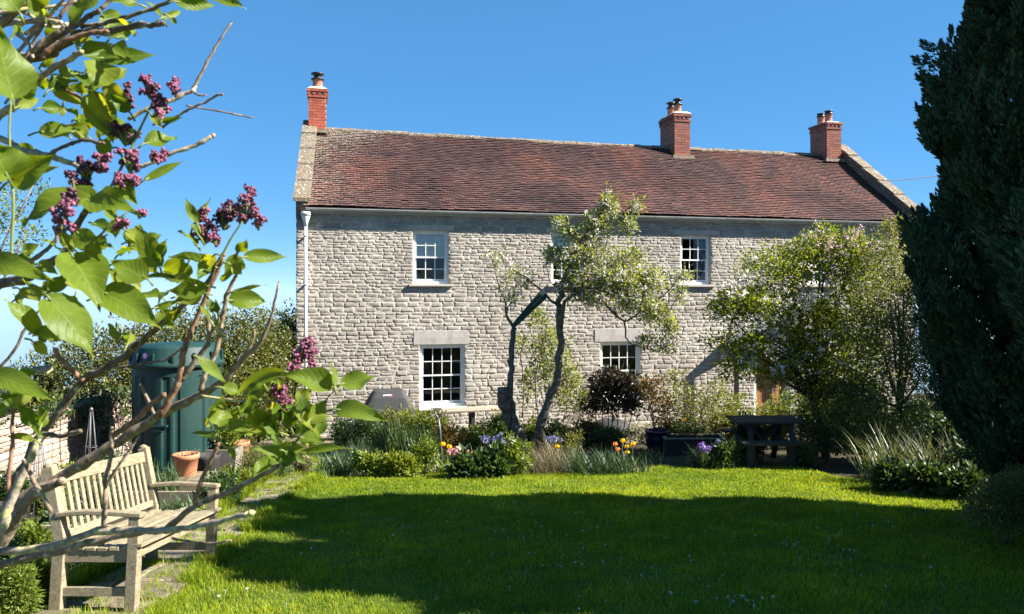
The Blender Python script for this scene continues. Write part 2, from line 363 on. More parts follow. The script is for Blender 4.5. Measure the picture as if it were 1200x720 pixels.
class MB:
    def __init__(s): s.v = []; s.f = []; s.sm = []
    def add(s, vs, fs, smooth=False):
        b = len(s.v); s.v.extend([tuple(v) for v in vs]); s.f.extend([tuple(i + b for i in f) for f in fs]); s.sm.extend([smooth] * len(fs))
    def box(s, c, d, rot=None, taper=1.0, jit=0):
        hx, hy, hz = d[0] / 2, d[1] / 2, d[2] / 2; vs = []
        for z, t in ((-hz, 1), (hz, taper)):
            for x, y in ((-hx, -hy), (hx, -hy), (hx, hy), (-hx, hy)):
                p = Vector((x * t, y * t, z))
                if jit: p += Vector((random.uniform(-jit, jit), random.uniform(-jit, jit), random.uniform(-jit, jit)))
                if rot is not None: p = rot @ p
                vs.append(p + Vector(c))
        s.add(vs, [(3, 2, 1, 0), (4, 5, 6, 7), (0, 1, 5, 4), (1, 2, 6, 5), (2, 3, 7, 6), (3, 0, 4, 7)])
    def bar(s, a, b, w, t, up=(0, 0, 1)):
        a, b = Vector(a), Vector(b); d = (b - a); ln = d.length; d.normalize()
        up = Vector(up); side = d.cross(up)
        if side.length < 1e-4: side = d.cross(Vector((1, 0, 0)))
        side.normalize(); u2 = side.cross(d)
        rot = Matrix((side, d, u2)).transposed()
        s.box((a + b) / 2, (w, ln, t), rot)
    def tube(s, pts, rad, sides=6, cap=True, smooth=True):
        pts = [Vector(p) for p in pts]; n = len(pts)
        if not hasattr(rad, '__len__'): rad = [rad] * n
        t = (pts[1] - pts[0]).normalized()
        a = t.orthogonal().normalized(); b0 = len(s.v); vs = []; fs = []
        for i in range(n):
            if i == 0: tt = (pts[1] - pts[0])
            elif i == n - 1: tt = pts[-1] - pts[-2]
            else: tt = pts[i + 1] - pts[i - 1]
            if tt.length < 1e-9: tt = t
            tt = tt.normalized()
            a = (a - tt * a.dot(tt))
            if a.length < 1e-6: a = tt.orthogonal()
            a.normalize(); b = tt.cross(a)
            for k in range(sides):
                an = 2 * PI * k / sides
                vs.append(pts[i] + (a * math.cos(an) + b * math.sin(an)) * rad[i])
        for i in range(n - 1):
            for k in range(sides):
                k2 = (k + 1) % sides
                fs.append((i * sides + k, i * sides + k2, (i + 1) * sides + k2, (i + 1) * sides + k))
        if cap:
            fs.append(tuple(range(sides - 1, -1, -1))); fs.append(tuple((n - 1) * sides + k for k in range(sides)))
        s.add(vs, fs, smooth)
    def lathe(s, prof, sides=24, c=(0, 0, 0), smooth=True, capb=True, capt=True):
        vs = []; fs = []
        for r, z in prof:
            for k in range(sides):
                an = 2 * PI * k / sides; vs.append((c[0] + r * math.cos(an), c[1] + r * math.sin(an), c[2] + z))
        for i in range(len(prof) - 1):
            for k in range(sides):
                k2 = (k + 1) % sides
                fs.append((i * sides + k, i * sides + k2, (i + 1) * sides + k2, (i + 1) * sides + k))
        if capb: fs.append(tuple(range(sides - 1, -1, -1)))
        if capt: fs.append(tuple((len(prof) - 1) * sides + k for k in range(sides)))
        s.add(vs, fs, smooth)
    def poly(s, vs, flip=False):
        f = tuple(range(len(vs))); s.add(vs, [f[::-1] if flip else f])
    def build(s, name, mat, parent=None, bevel=0):
        me = bpy.data.meshes.new(name); me.from_pydata(s.v, [], s.f)
        me.polygons.foreach_set('use_smooth', s.sm); me.update()
        o = link(name, me, mat, parent)
        if bevel:
            b = o.modifiers.new('bevel', 'BEVEL'); b.width = bevel; b.segments = 2; b.limit_method = 'ANGLE'
        return o

def smooth_path(pts, sub=4):
    """Catmull-Rom through the points"""
    pts = [Vector(p) for p in pts]
    if len(pts) < 3: return pts
    q = [pts[0] * 2 - pts[1]] + pts + [pts[-1] * 2 - pts[-2]]; out = []
    for i in range(1, len(q) - 2):
        for k in range(sub):
            t = k / sub
            out.append(.5 * ((2 * q[i]) + (q[i + 1] - q[i - 1]) * t + (2 * q[i - 1] - 5 * q[i] + 4 * q[i + 1] - q[i + 2]) * t * t + (-q[i - 1] + 3 * q[i] - 3 * q[i + 1] + q[i + 2]) * t ** 3))
    out.append(pts[-1]); return out

def unit(a): return a / np.maximum(np.linalg.norm(a, axis=-1, keepdims=True), 1e-9)
def leaf_arrays(Pb, D, Nn, Ln, W, fold=.18, droop=.12):
    D = unit(D); S = unit(np.cross(D, Nn)); Nn = np.cross(S, D)
    Ln = np.asarray(Ln)[:, None]; W = np.asarray(W)[:, None]
    v0 = Pb; v1 = Pb + D * Ln * .42 + S * W * .5 + Nn * fold * W; v2 = Pb + D * Ln - Nn * droop * Ln; v3 = Pb + D * Ln * .42 - S * W * .5 + Nn * fold * W
    V = np.stack([v0, v1, v2, v3], 1).reshape(-1, 3)
    b = np.arange(len(Pb))[:, None] * 4
    Fc = np.concatenate([b + np.array([[0, 1, 2]]), b + np.array([[0, 2, 3]])], 0)
    return V, Fc
def shoots(centers, n_leaf, spread, lmin, lmax, ratio=.5, out_from=None, up=.35, outw=.5, nup=.8):
    """leaves gathered in small tufts round each shoot centre"""
    C = np.repeat(np.asarray(centers), n_leaf, 0); n = len(C)
    rnd = unit(RNG.normal(size=(n, 3)))
    Pb = C + rnd * (RNG.random((n, 1)) ** .6) * spread
    D = rnd * 1.0 + RNG.normal(size=(n, 3)) * .35; D[:, 2] += up
    if out_from is not None: D += unit(C - np.repeat(out_from, n_leaf, 0)) * outw
    Nn = RNG.normal(size=(n, 3)); Nn[:, 2] += nup
    Ln = RNG.uniform(lmin, lmax, n)
    return leaf_arrays(Pb, D, Nn, Ln, Ln * ratio * RNG.uniform(.8, 1.2, n))
def foliage(name, parent, lobes, n_shoot, n_leaf, spread, lmin, lmax, mat, ratio=.5, shell=.55, centre=None, **kw):
    """lobes: list of (centre, (rx,ry,rz)); shoots sit mostly in each lobe's outer part"""
    ws = np.array([l[1][0] * l[1][2] + l[1][1] * l[1][2] for l in lobes]); ws = ws / ws.sum()
    idx = RNG.choice(len(lobes), n_shoot, p=ws)
    Cn = np.array([list(l[0]) for l in lobes])[idx]; Rd = np.array([list(l[1]) for l in lobes])[idx]
    d = unit(RNG.normal(size=(n_shoot, 3))); r = (shell + (1 - shell) * RNG.random((n_shoot, 1))) * (1 + .12 * RNG.normal(size=(n_shoot, 1)))
    inner = RNG.random((n_shoot, 1)) < .25
    r = np.where(inner, r * RNG.random((n_shoot, 1)), r)
    S = Cn + d * r * Rd
    V, Fc = shoots(S, n_leaf, spread, lmin, lmax, ratio, out_from=Cn, **kw)
    if parent is not None: V = V - np.array(parent.location)
    return np_mesh(name, V, Fc, mat, parent), S
def strap_arrays(base, n, length, width, spread, lean=(.1, .7), arch=.8, segs=4, rad=.1):
    az = RNG.uniform(0, 2 * PI, n); ln = length * RNG.uniform(.65, 1.1, n); le = RNG.uniform(lean[0], lean[1], n) * spread
    r0 = rad * np.sqrt(RNG.random(n)); az0 = RNG.uniform(0, 2 * PI, n)
    B = np.stack([r0 * np.cos(az0), r0 * np.sin(az0), np.zeros(n)], 1) + np.asarray(base)
    dirh = np.stack([np.cos(az), np.sin(az), np.zeros(n)], 1); side = np.stack([-np.sin(az + .5 * RNG.normal(size=n)), np.cos(az), np.zeros(n)], 1)
    side = unit(side)
    W = width * RNG.uniform(.7, 1.2, n); vs = []
    pos = B.copy(); ang = le.copy(); st = ln / segs; ar = arch * RNG.uniform(.2, 1.3, n) / segs
    for i in range(segs + 1):
        t = i / segs; w = W * (1 - t ** 2.2) * (.75 + .5 * t * (1 - t) * 2) if i < segs else W * .04
        vs.append(pos - side * (w * .5)[:, None]); vs.append(pos + side * (w * .5)[:, None])
        pos = pos + (dirh * np.sin(ang)[:, None] + np.array([0, 0, 1.0]) * np.cos(ang)[:, None]) * st[:, None]
        ang = ang + ar * (1 + t)
    K = 2 * (segs + 1); V = np.stack(vs, 1).reshape(-1, 3); b = np.arange(n)[:, None] * K
    Fc = np.concatenate([b + np.array([[2 * i, 2 * i + 1, 2 * i + 3, 2 * i + 2]]) for i in range(segs)], 0)
    return V, Fc

# ------------------------------------------------------------------ setting: ground, lawn, path, terrace, bed
def ground_sheet():
    xs = np.concatenate([[-260, -120, -60, -30], np.arange(-20, 21, 1.0), [30, 60, 120, 260]])
    ys = np.concatenate([[-200, -90, -40, -20], np.arange(-12, 26, .5), [30, 45, 80, 150, 300]])
    V = []
    for y in ys:
        for x in xs:
            drop = .25 * max(0, -8.8 - x) + .22 * max(0, y - 27)
            V.append((x, y, gz(y) - .012 - drop))
    nx = len(xs); Fc = []
    for j in range(len(ys) - 1):
        for i in range(nx - 1):
            a = j * nx + i; Fc.append((a, a + 1, a + nx + 1, a + nx))
    o = np_mesh('ground', V, Fc, 'bare_soil'); tag(o, kind='structure')
ground_sheet()
def draped(name, poly, lift, mat):
    """polygon laid on the sloping plane (all of it on the slope side)"""
    V = [(x, y, gz(y) + lift) for x, y in poly]
    me = bpy.data.meshes.new(name); me.from_pydata(V, [], [tuple(range(len(V)))]); me.update()
    o = link(name, me, mat); tag(o, kind='structure'); return o
LAWN = [(-1.2, -7.5), (-1.75, 1.5), (-2.05, 3.5), (-2.28, 5.0), (-2.42, 6.2), (-2.58, 7.6), (-2.68, 9.0), (-2.76, 10.3), (-2.72, 11.05), (-2.0, 11.3), (-1.0, 11.5), (.2, 11.45), (1.6, 11.75),
        (2.4, 12.3), (3.4, 12.45), (4.5, 12.1), (4.7, 11.2), (5.2, 10.2), (5.5, 9.0), (5.6, 7.6), (6.2, 5.5), (7.2, 2.0), (8, -7.5)]
draped('lawn', LAWN, .002, 'turf_base')
PATH_L = [(-2.95, -2), (-3.0, 2), (-3.02, 4.2), (-3.02, 6), (-3.05, 8), (-3.2, 9.3), (-3.35, 10.4), (-3.5, 11.6), (-3.7, 12.8), (-4.0, 14.2)]
PATH_R = [(-1.0, -2), (-1.72, 2), (-2.1, 4.2), (-2.38, 6), (-2.58, 8), (-2.68, 9.3), (-2.76, 10.4), (-2.8, 11.4), (-3.0, 12.8), (-3.0, 14.2)]
draped('path', PATH_L + PATH_R[::-1], .006, 'path_gravel')
def in_poly(x, y, poly):
    x = np.asarray(x); y = np.asarray(y); c = np.zeros(x.shape, bool); n = len(poly)
    for i in range(n):
        x1, y1 = poly[i]; x2, y2 = poly[(i + 1) % n]
        c ^= ((y1 > y) != (y2 > y)) & (x < (x2 - x1) * (y - y1) / (y2 - y1 + 1e-12) + x1)
    return c
def interp(poly, y):
    for (x1, y1), (x2, y2) in zip(poly[:-1], poly[1:]):
        if y1 <= y <= y2: return x1 + (x2 - x1) * (y - y1) / (y2 - y1)
    return poly[-1][0]
def path_slabs():
    m = MB(); rnd = random.Random(3); y = 3.0
    while y < 13.9:
        h = rnd.uniform(.34, .6); x0, x1 = interp(PATH_L, y + h / 2), interp(PATH_R, y + h / 2)
        k = rnd.choice([2, 2, 3]); cuts = sorted([x0 + (x1 - x0) * ((i + rnd.uniform(-.2, .2)) / k) for i in range(1, k)])
        e = [x0 + rnd.uniform(-.03, .05)] + cuts + [x1 - rnd.uniform(0, .1)]
        for a, b in zip(e[:-1], e[1:]):
            if rnd.random() < .38: continue
            g = .018; c = []
            for xx, yy in ((a + g, y + g), ((a + b) / 2, y + g), (b - g, y + g), (b - g, y + h / 2), (b - g, y + h - g), ((a + b) / 2, y + h - g), (a + g, y + h - g), (a + g, y + h / 2)):
                c.append((xx + rnd.uniform(-.022, .022), yy + rnd.uniform(-.022, .022)))
            t = .018 + rnd.uniform(-.006, .008); n = len(c); cx = sum(p[0] for p in c) / n; cy = sum(p[1] for p in c) / n
            vs = [(p[0], p[1], gz(p[1]) - .005) for p in c] + [(p[0], p[1], gz(p[1]) + t - .006) for p in c] + [(cx + (p[0] - cx) * .93, cy + (p[1] - cy) * .93, gz(p[1]) + t) for p in c]
            fs = [(i, (i + 1) % n, n + (i + 1) % n, n + i) for i in range(n)] + [(n + i, n + (i + 1) % n, 2 * n + (i + 1) % n, 2 * n + i) for i in range(n)] + [tuple(2 * n + i for i in range(n))]
            m.add(vs, fs)
        y += h
    o = m.build('path_paving', 'path_slab'); tag(o, kind='structure')
path_slabs()
# paved terrace along the house, on the flat foot of the slope
def terrace():
    m = MB()
    rnd = random.Random(5); y = 16.2; row = 0
    while y < 20.6:
        h = rnd.uniform(.42, .6); x = -6.4 + rnd.uniform(0, .4)
        while x < 3.6:
            w = rnd.uniform(.45, .85)
            z0, z1 = gz(y + .01) + .03, gz(y + h) + .03
            vs = [(x + .01, y + .01, z0), (x + w - .01, y + .01, z0), (x + w - .01, y + h - .01, z1), (x + .01, y + h - .01, z1)]
            vs = vs[:] + [(a, b, c - .09) for a, b, c in vs]
            m.add(vs, [(0, 1, 2, 3), (0, 4, 5, 1), (1, 5, 6, 2), (2, 6, 7, 3), (3, 7, 4, 0)])
            x += w
        y += h
    tag(m.build('terrace', 'path_slab'), kind='structure')
terrace()

# ------------------------------------------------------------------ the house
TH = R(13.5)
U = Vector((math.cos(TH), math.sin(TH), 0)); NI = Vector((-math.sin(TH), math.cos(TH), 0)); ZZ = Vector((0, 0, 1))
H0 = Vector((-4.92, 17.5, 0)); HL = 16.55
def FS(px, dep=0.0):
    """distance along the facade (or a plane dep behind it) of the image column px"""
    k = (px - 600) / F; o = H0 + NI * dep
    return (k * o.y - o.x) / (U.x - k * U.y)
def FZ(px, py, dep=0.0):
    Y = (H0 + NI * dep + U * FS(px, dep)).y
    return CAMZ - (py - HOR) / F * Y
def HP(s, out, z): return U * s - NI * out + ZZ * z          # local to the house empty (no rotation), out>0 towards the garden
house = empty('house', H0, 'long two storey grey stone house with red clay tile roof and three brick chimneys', 'house')
HV = H0
def depsum(): pass
Zup_t = (FZ(505, 269.5) + FZ(816, 276.5)) / 2; Zup_b = (FZ(505, 333) + FZ(816, 334)) / 2
Zlo_t = (FZ(518, 403.5) + FZ(728, 401)) / 2; Zlo_b = FZ(518, 477)
WU = FS(526) - FS(484); WLW = FS(545) - FS(492)
EAVE = (FZ(365, 246) + FZ(1035, 260)) / 2
DR = 3.05                                                   # eaves to ridge in plan
RZ_L = FZ(385, 151.5, DR); RZ_R = FZ(953, 182, DR)
print('house', Zup_t, Zup_b, Zlo_t, Zlo_b, WU, WLW, EAVE, RZ_L, RZ_R, FZ(505, 269.5), FZ(816, 276.5), FZ(518, 403.5), FZ(728, 401), FS(1060))
openings = []          # (s0, s1, z0, z1)
win = []
for px in (484, 646, 797.8, 945.5):
    s = FS(px); win.append(('u', s, s + WU))
for px in (492, 703.5):
    s = FS(px); win.append(('l', s, s + WLW))
door_s = (FS(884), FS(926)); DOOR_T = 2.05
for k, a, b in win:
    openings.append((a, b, Zup_b, Zup_t) if k == 'u' else (a, b, Zlo_b, Zlo_t))
openings.append((door_s[0], door_s[1], 0, DOOR_T))
extras = []            # lintels and sills the rubble leaves room for
for k, a, b in win:
    if k == 'l': extras.append((a - .15, b + .1, Zlo_t, Zlo_t + .34))
extras.append((win[0][1] - .12, win[0][2] + .12, Zup_t, Zup_t + .13))
extras.append((win[2][1] - .2, win[2][2] + .25, Zup_t, Zup_t + .14)); extras.append((win[3][1] - .2, win[3][2] + .2, Zup_t, Zup_t + .14)); extras.append((win[1][1] - .12, win[1][2] + .12, Zup_t, Zup_t + .13))
def stone_rects(s0, s1, z0, z1, opens, breaks, hr, lr, rnd):
    bs = sorted(set([z0, z1] + [b for b in breaks if z0 < b < z1])); zs = [z0]
    for a, b in zip(bs[:-1], bs[1:]):
        n = max(1, round((b - a) / rnd.uniform(*hr))); ws = [rnd.uniform(.65, 1.4) for _ in range(n)]; t = sum(ws); z = a
        for w in ws: z += (b - a) * w / t; zs.append(z)
    out = []
    for a, b in zip(zs[:-1], zs[1:]):
        mid = (a + b) / 2; iv = [(s0, s1)]
        for o in opens:
            if o[2] < mid < o[3]:
                nv = []
                for p, q in iv:
                    if o[1] <= p or o[0] >= q: nv.append((p, q)); continue
                    if o[0] > p: nv.append((p, o[0]))
                    if o[1] < q: nv.append((o[1], q))
                iv = nv
        for p, q in iv:
            x = p
            while x < q - .005:
                w = rnd.uniform(*lr) * (1.25 if b - a > .12 else .9)
                if q - (x + w) < lr[0] * .7: w = q - x
                # now and then two thin stones share a course
                if b - a > .13 and rnd.random() < .22:
                    m_ = a + (b - a) * rnd.uniform(.4, .6); out.append((x, x + w, a, m_)); out.append((x, x + w, m_, b))
                else: out.append((x, x + w, a, b))
                x += w
    return out
def stones_mesh(name, rects, S, O, mat, parent, rough=.007, proud=.0035, joint=.005):
    """one rough faced block per rectangle, S along the wall, O outwards"""
    A = np.array(rects); n = len(A)
    us = np.array([0, 0.0, .13, .38, .62, .87, 1.0, 1]); vsn = np.array([0, 0.0, .22, .5, .78, 1.0, 1])
    nu, nv = len(us), len(vsn)
    s0 = A[:, 0] + joint * RNG.uniform(.4, 1.3, n); s1 = A[:, 1] - joint * RNG.uniform(.4, 1.3, n); z0 = A[:, 2] + joint * RNG.uniform(.4, 1.2, n); z1 = A[:, 3] - joint * RNG.uniform(.4, 1.2, n)
    Ug, Vg = np.meshgrid(us, vsn); Ug = Ug.ravel(); Vg = Vg.ravel()
    iu, iv = np.meshgrid(np.arange(nu), np.arange(nv)); iu = iu.ravel(); iv = iv.ravel()
    ring0 = (iu == 0) | (iu == nu - 1) | (iv == 0) | (iv == nv - 1)
    ring1 = ~ring0 & ((iu == 1) | (iu == nu - 2) | (iv == 1) | (iv == nv - 2))
    s = s0[:, None] + (s1 - s0)[:, None] * Ug[None]; z = z0[:, None] + (z1 - z0)[:, None] * Vg[None]
    js = RNG.normal(size=s.shape) * .006; jz = RNG.normal(size=s.shape) * .004
    # outer ring shares the jitter of the ring inside it
    ci = np.clip(iu, 1, nu - 2) + np.clip(iv, 1, nv - 2) * nu
    js = js[:, ci]; jz = jz[:, ci]
    base = RNG.uniform(-.3, 1, n) * proud
    tilt = RNG.normal(size=(n, 2)) * .006
    o = base[:, None] + RNG.normal(size=s.shape) * rough * .45 + tilt[:, :1] * (Ug[None] - .5) + tilt[:, 1:] * (Vg[None] - .5)
    o = np.where(ring1[None], o * .7 - .001, o + .004); o = np.where(ring0[None], -.05, o)
    s = s + js; z = z + jz
    Sv, Ov = np.array(S), np.array(O)
    V = s[..., None] * Sv + o[..., None] * Ov + z[..., None] * np.array([0, 0, 1.0])
    q = []
    for j in range(nv - 1):
        for i in range(nu - 1):
            a = j * nu + i; q.append((a, a + 1, a + nu + 1, a + nu))
    Fc = (np.arange(n)[:, None, None] * (nu * nv) + np.array(q)[None]).reshape(-1, 4)
    return np_mesh(name, V.reshape(-1, 3), Fc, mat, parent)
rw = random.Random(11)
WALL_T = EAVE + .02
brk = [Zup_t, Zup_b, Zlo_t, Zlo_b, Zup_t + .13, Zlo_t + .34]
rects = stone_rects(0, HL, -.02, WALL_T, openings + extras, brk, (.07, .105), (.13, .42), rw)
stones_mesh('front_wall', rects, U, -NI, 'facade_stone', house)
def wall_panels(opens, s0, s1, z0, z1, out):
    m = MB(); ss = sorted(set([s0, s1] + [o[0] for o in opens] + [o[1] for o in opens])); zs = sorted(set([z0, z1] + [o[2] for o in opens] + [o[3] for o in opens]))
    for a, b in zip(ss[:-1], ss[1:]):
        for c, d in zip(zs[:-1], zs[1:]):
            ms, mz = (a + b) / 2, (c + d) / 2
            if any(o[0] < ms < o[1] and o[2] < mz < o[3] for o in opens): continue
            m.poly([HP(a, out, c), HP(b, out, c), HP(b, out, d), HP(a, out, d)])
    return m
wall_panels(openings, 0.012, HL - .012, -.05, WALL_T, -.0005).build('mortar_bed', 'mortar', house)
DEP = DR * 2
# gable walls and back wall
m = MB()
for s, fl in ((.014, True), (HL - .014, False)):
    rz = RZ_L if s < 1 else RZ_R
    m.poly([HP(s, -.014, -.1), HP(s, -DEP, -.1), HP(s, -DEP, WALL_T), HP(s, -DR, rz - .08), HP(s, -.014, WALL_T)], not fl)
m.poly([HP(.014, -DEP, -.1), HP(HL - .014, -DEP, -.1), HP(HL - .014, -DEP, WALL_T), HP(.014, -DEP, WALL_T)], True)
m.build('gable_wall', 'facade_stone', house)

# windows
def window(kind, a, b, z0, z1, cols, rows, inside):
    w = empty('window', (0, 0, 0), None, None); w.parent = house
    rec = .085; fw = .055 if kind == 'u' else .06
    # stone reveal: four slabs lining the hole
    mr = MB()
    t = .05
    for (p, q, c, d) in ((a - t, a, z0, z1), (b, b + t, z0, z1), (a - t, b + t, z1, z1 + t)):
        vs = [HP(p, -.016, c), HP(q, -.016, c), HP(q, -.016, d), HP(p, -.016, d), HP(p, -.34, c), HP(q, -.34, c), HP(q, -.34, d), HP(p, -.34, d)]
        mr.add(vs, [(0, 1, 2, 3), (7, 6, 5, 4), (0, 4, 5, 1), (1, 5, 6, 2), (2, 6, 7, 3), (3, 7, 4, 0)])
    mr.build('reveal', 'off_white_paint' if kind == 'l' else 'dressed_stone', w)
    def bx(m, p, q, c, d, o0, o1):
        vs = [HP(p, o0, c), HP(q, o0, c), HP(q, o0, d), HP(p, o0, d), HP(p, o1, c), HP(q, o1, c), HP(q, o1, d), HP(p, o1, d)]
        m.add(vs, [(0, 1, 2, 3), (7, 6, 5, 4), (0, 4, 5, 1), (1, 5, 6, 2), (2, 6, 7, 3), (3, 7, 4, 0)])
    f = MB()
    bx(f, a + .002, a + fw, z0 + .002, z1 - .002, -rec, -rec - .11); bx(f, b - fw, b - .002, z0 + .002, z1 - .002, -rec, -rec - .11)
    bx(f, a + fw, b - fw, z1 - fw, z1 - .002, -rec - .002, -rec - .11); bx(f, a + fw, b - fw, z0 + .002, z0 + fw * 1.1, -rec - .002, -rec - .11)
    f.build('frame', 'white_paint', w)
    g = MB(); ia, ib, iz0, iz1 = a + fw, b - fw, z0 + fw * 1.1, z1 - fw; zm = (iz0 + iz1) / 2
    for (c, d, o) in ((zm - .02, iz1, -rec - .02), (iz0, zm + .02, -rec - .055)):
        st = .035
        bx(g, ia, ia + st, c, d, o, o - .032); bx(g, ib - st, ib, c, d, o, o - .032)
        bx(g, ia + st, ib - st, d - st, d, o - .001, o - .032); bx(g, ia + st, ib - st, c, c + (st if c > iz0 + .1 else st * 1.7), o - .001, o - .032)
        gb = .018
        for i in range(1, cols):
            x = ia + st + (ib - ia - 2 * st) * i / cols; bx(g, x - gb / 2, x + gb / 2, c + st, d - st, o - .003, o - .03)
        for j in range(1, rows // 2):
            z = c + (d - c) * j / (rows // 2); bx(g, ia + st, ib - st, z - gb / 2, z + gb / 2, o - .004, o - .03)
    g.build('sash', 'white_paint', w)
    pn = MB()
    for (c, d, o) in ((zm, iz1 - .02, -rec - .038), (iz0 + .02, zm, -rec - .073)):
        pn.poly([HP(ia + .02, o, c), HP(ib - .02, o, c), HP(ib - .02, o, d), HP(ia + .02, o, d)])
    pn.build('pane', 'window_glass', w)
    # the room behind
    r = MB(); o0, o1 = -rec - .13, -rec - 1.3; e = .35
    q = [HP(a - e, o0, z0 - e), HP(b + e, o0, z0 - e), HP(b + e, o0, z1 + e), HP(a - e, o0, z1 + e), HP(a - e, o1, z0 - e), HP(b + e, o1, z0 - e), HP(b + e, o1, z1 + e), HP(a - e, o1, z1 + e)]
    r.add(q, [(4, 5, 6, 7), (0, 1, 5, 4), (1, 2, 6, 5), (2, 3, 7, 6), (3, 0, 4, 7)]); r.build('room', 'room_dark', w)
    if inside == 'blind':
        c = MB(); bx(c, ia - .01, ib + .01, zm + .01, iz1 + .02, -rec - .085, -rec - .088); c.build('blind', 'blind_cloth', w)
    if inside == 'curtain':
        vs = []; fs = []
        nn = 24
        for i in range(nn + 1):
            x = ib - .30 + .34 * i / nn; oo = -rec - .2 - .025 * math.sin(i * 1.9)
            vs += [HP(x, oo, iz0 - .02), HP(x, oo, iz1 + .02)]
        fs = [(2 * i, 2 * i + 2, 2 * i + 3, 2 * i + 1) for i in range(nn)]
        c = MB(); c.add(vs, fs, True); c.build('curtain', 'curtain_cloth', w)
    # sill and lintel
    s = MB()
    if kind == 'u':
        bx(s, a - .1, b + .1, z0 - .055, z0, .075, -.2)
    else: bx(s, a - .03, b + .03, z0 - .07, z0, .05, -.2)
    s.build('sill', 'white_paint' if kind == 'l' else 'lintel_pale', w, .006)
    return w
ins = ['blind', 'blind', 'curtain', 'blind']
for i, (k, a, b) in enumerate(win):
    if k == 'u': window('u', a, b, Zup_b, Zup_t, 3, 4, ins[i])
    else: window('l', a, b, Zlo_b, Zlo_t, 4, 4, None)
ws_ = [o for o in house.children if o.name.startswith('window')]
for i, (ex, mat) in enumerate(zip(extras, ['dressed_stone', 'dressed_stone', 'lintel_pale', 'lintel_pale', 'lintel_pale', 'lintel_pale'])):
    rects2 = [(ex[0] + .004, ex[1] - .004, ex[2] + .002, ex[3] - .004)]
    host = ws_[[4, 5, 0, 2, 3, 1][i]]
    m = MB(); p, q, c, d = rects2[0]
    rr = random.Random(i); nseg = 10; vs = []; fs = []
    for j in range(nseg + 1):
        x = p + (q - p) * j / nseg
        for (o, z) in ((-.03, c), (.014 + rr.uniform(-.004, .004), c + .006), (.016 + rr.uniform(-.006, .006), (c + d) / 2), (.012 + rr.uniform(-.004, .004), d - .008 + rr.uniform(-.006, .004)), (-.03, d)):
            vs.append(HP(x, o, z))
    for j in range(nseg):
        for t in range(4): fs.append((j * 5 + t, (j + 1) * 5 + t, (j + 1) * 5 + t + 1, j * 5 + t + 1))
    fs += [(0, 1, 2, 3, 4), tuple(nseg * 5 + t for t in (4, 3, 2, 1, 0))]
    m.add(vs, fs); m.build('lintel', mat, host)

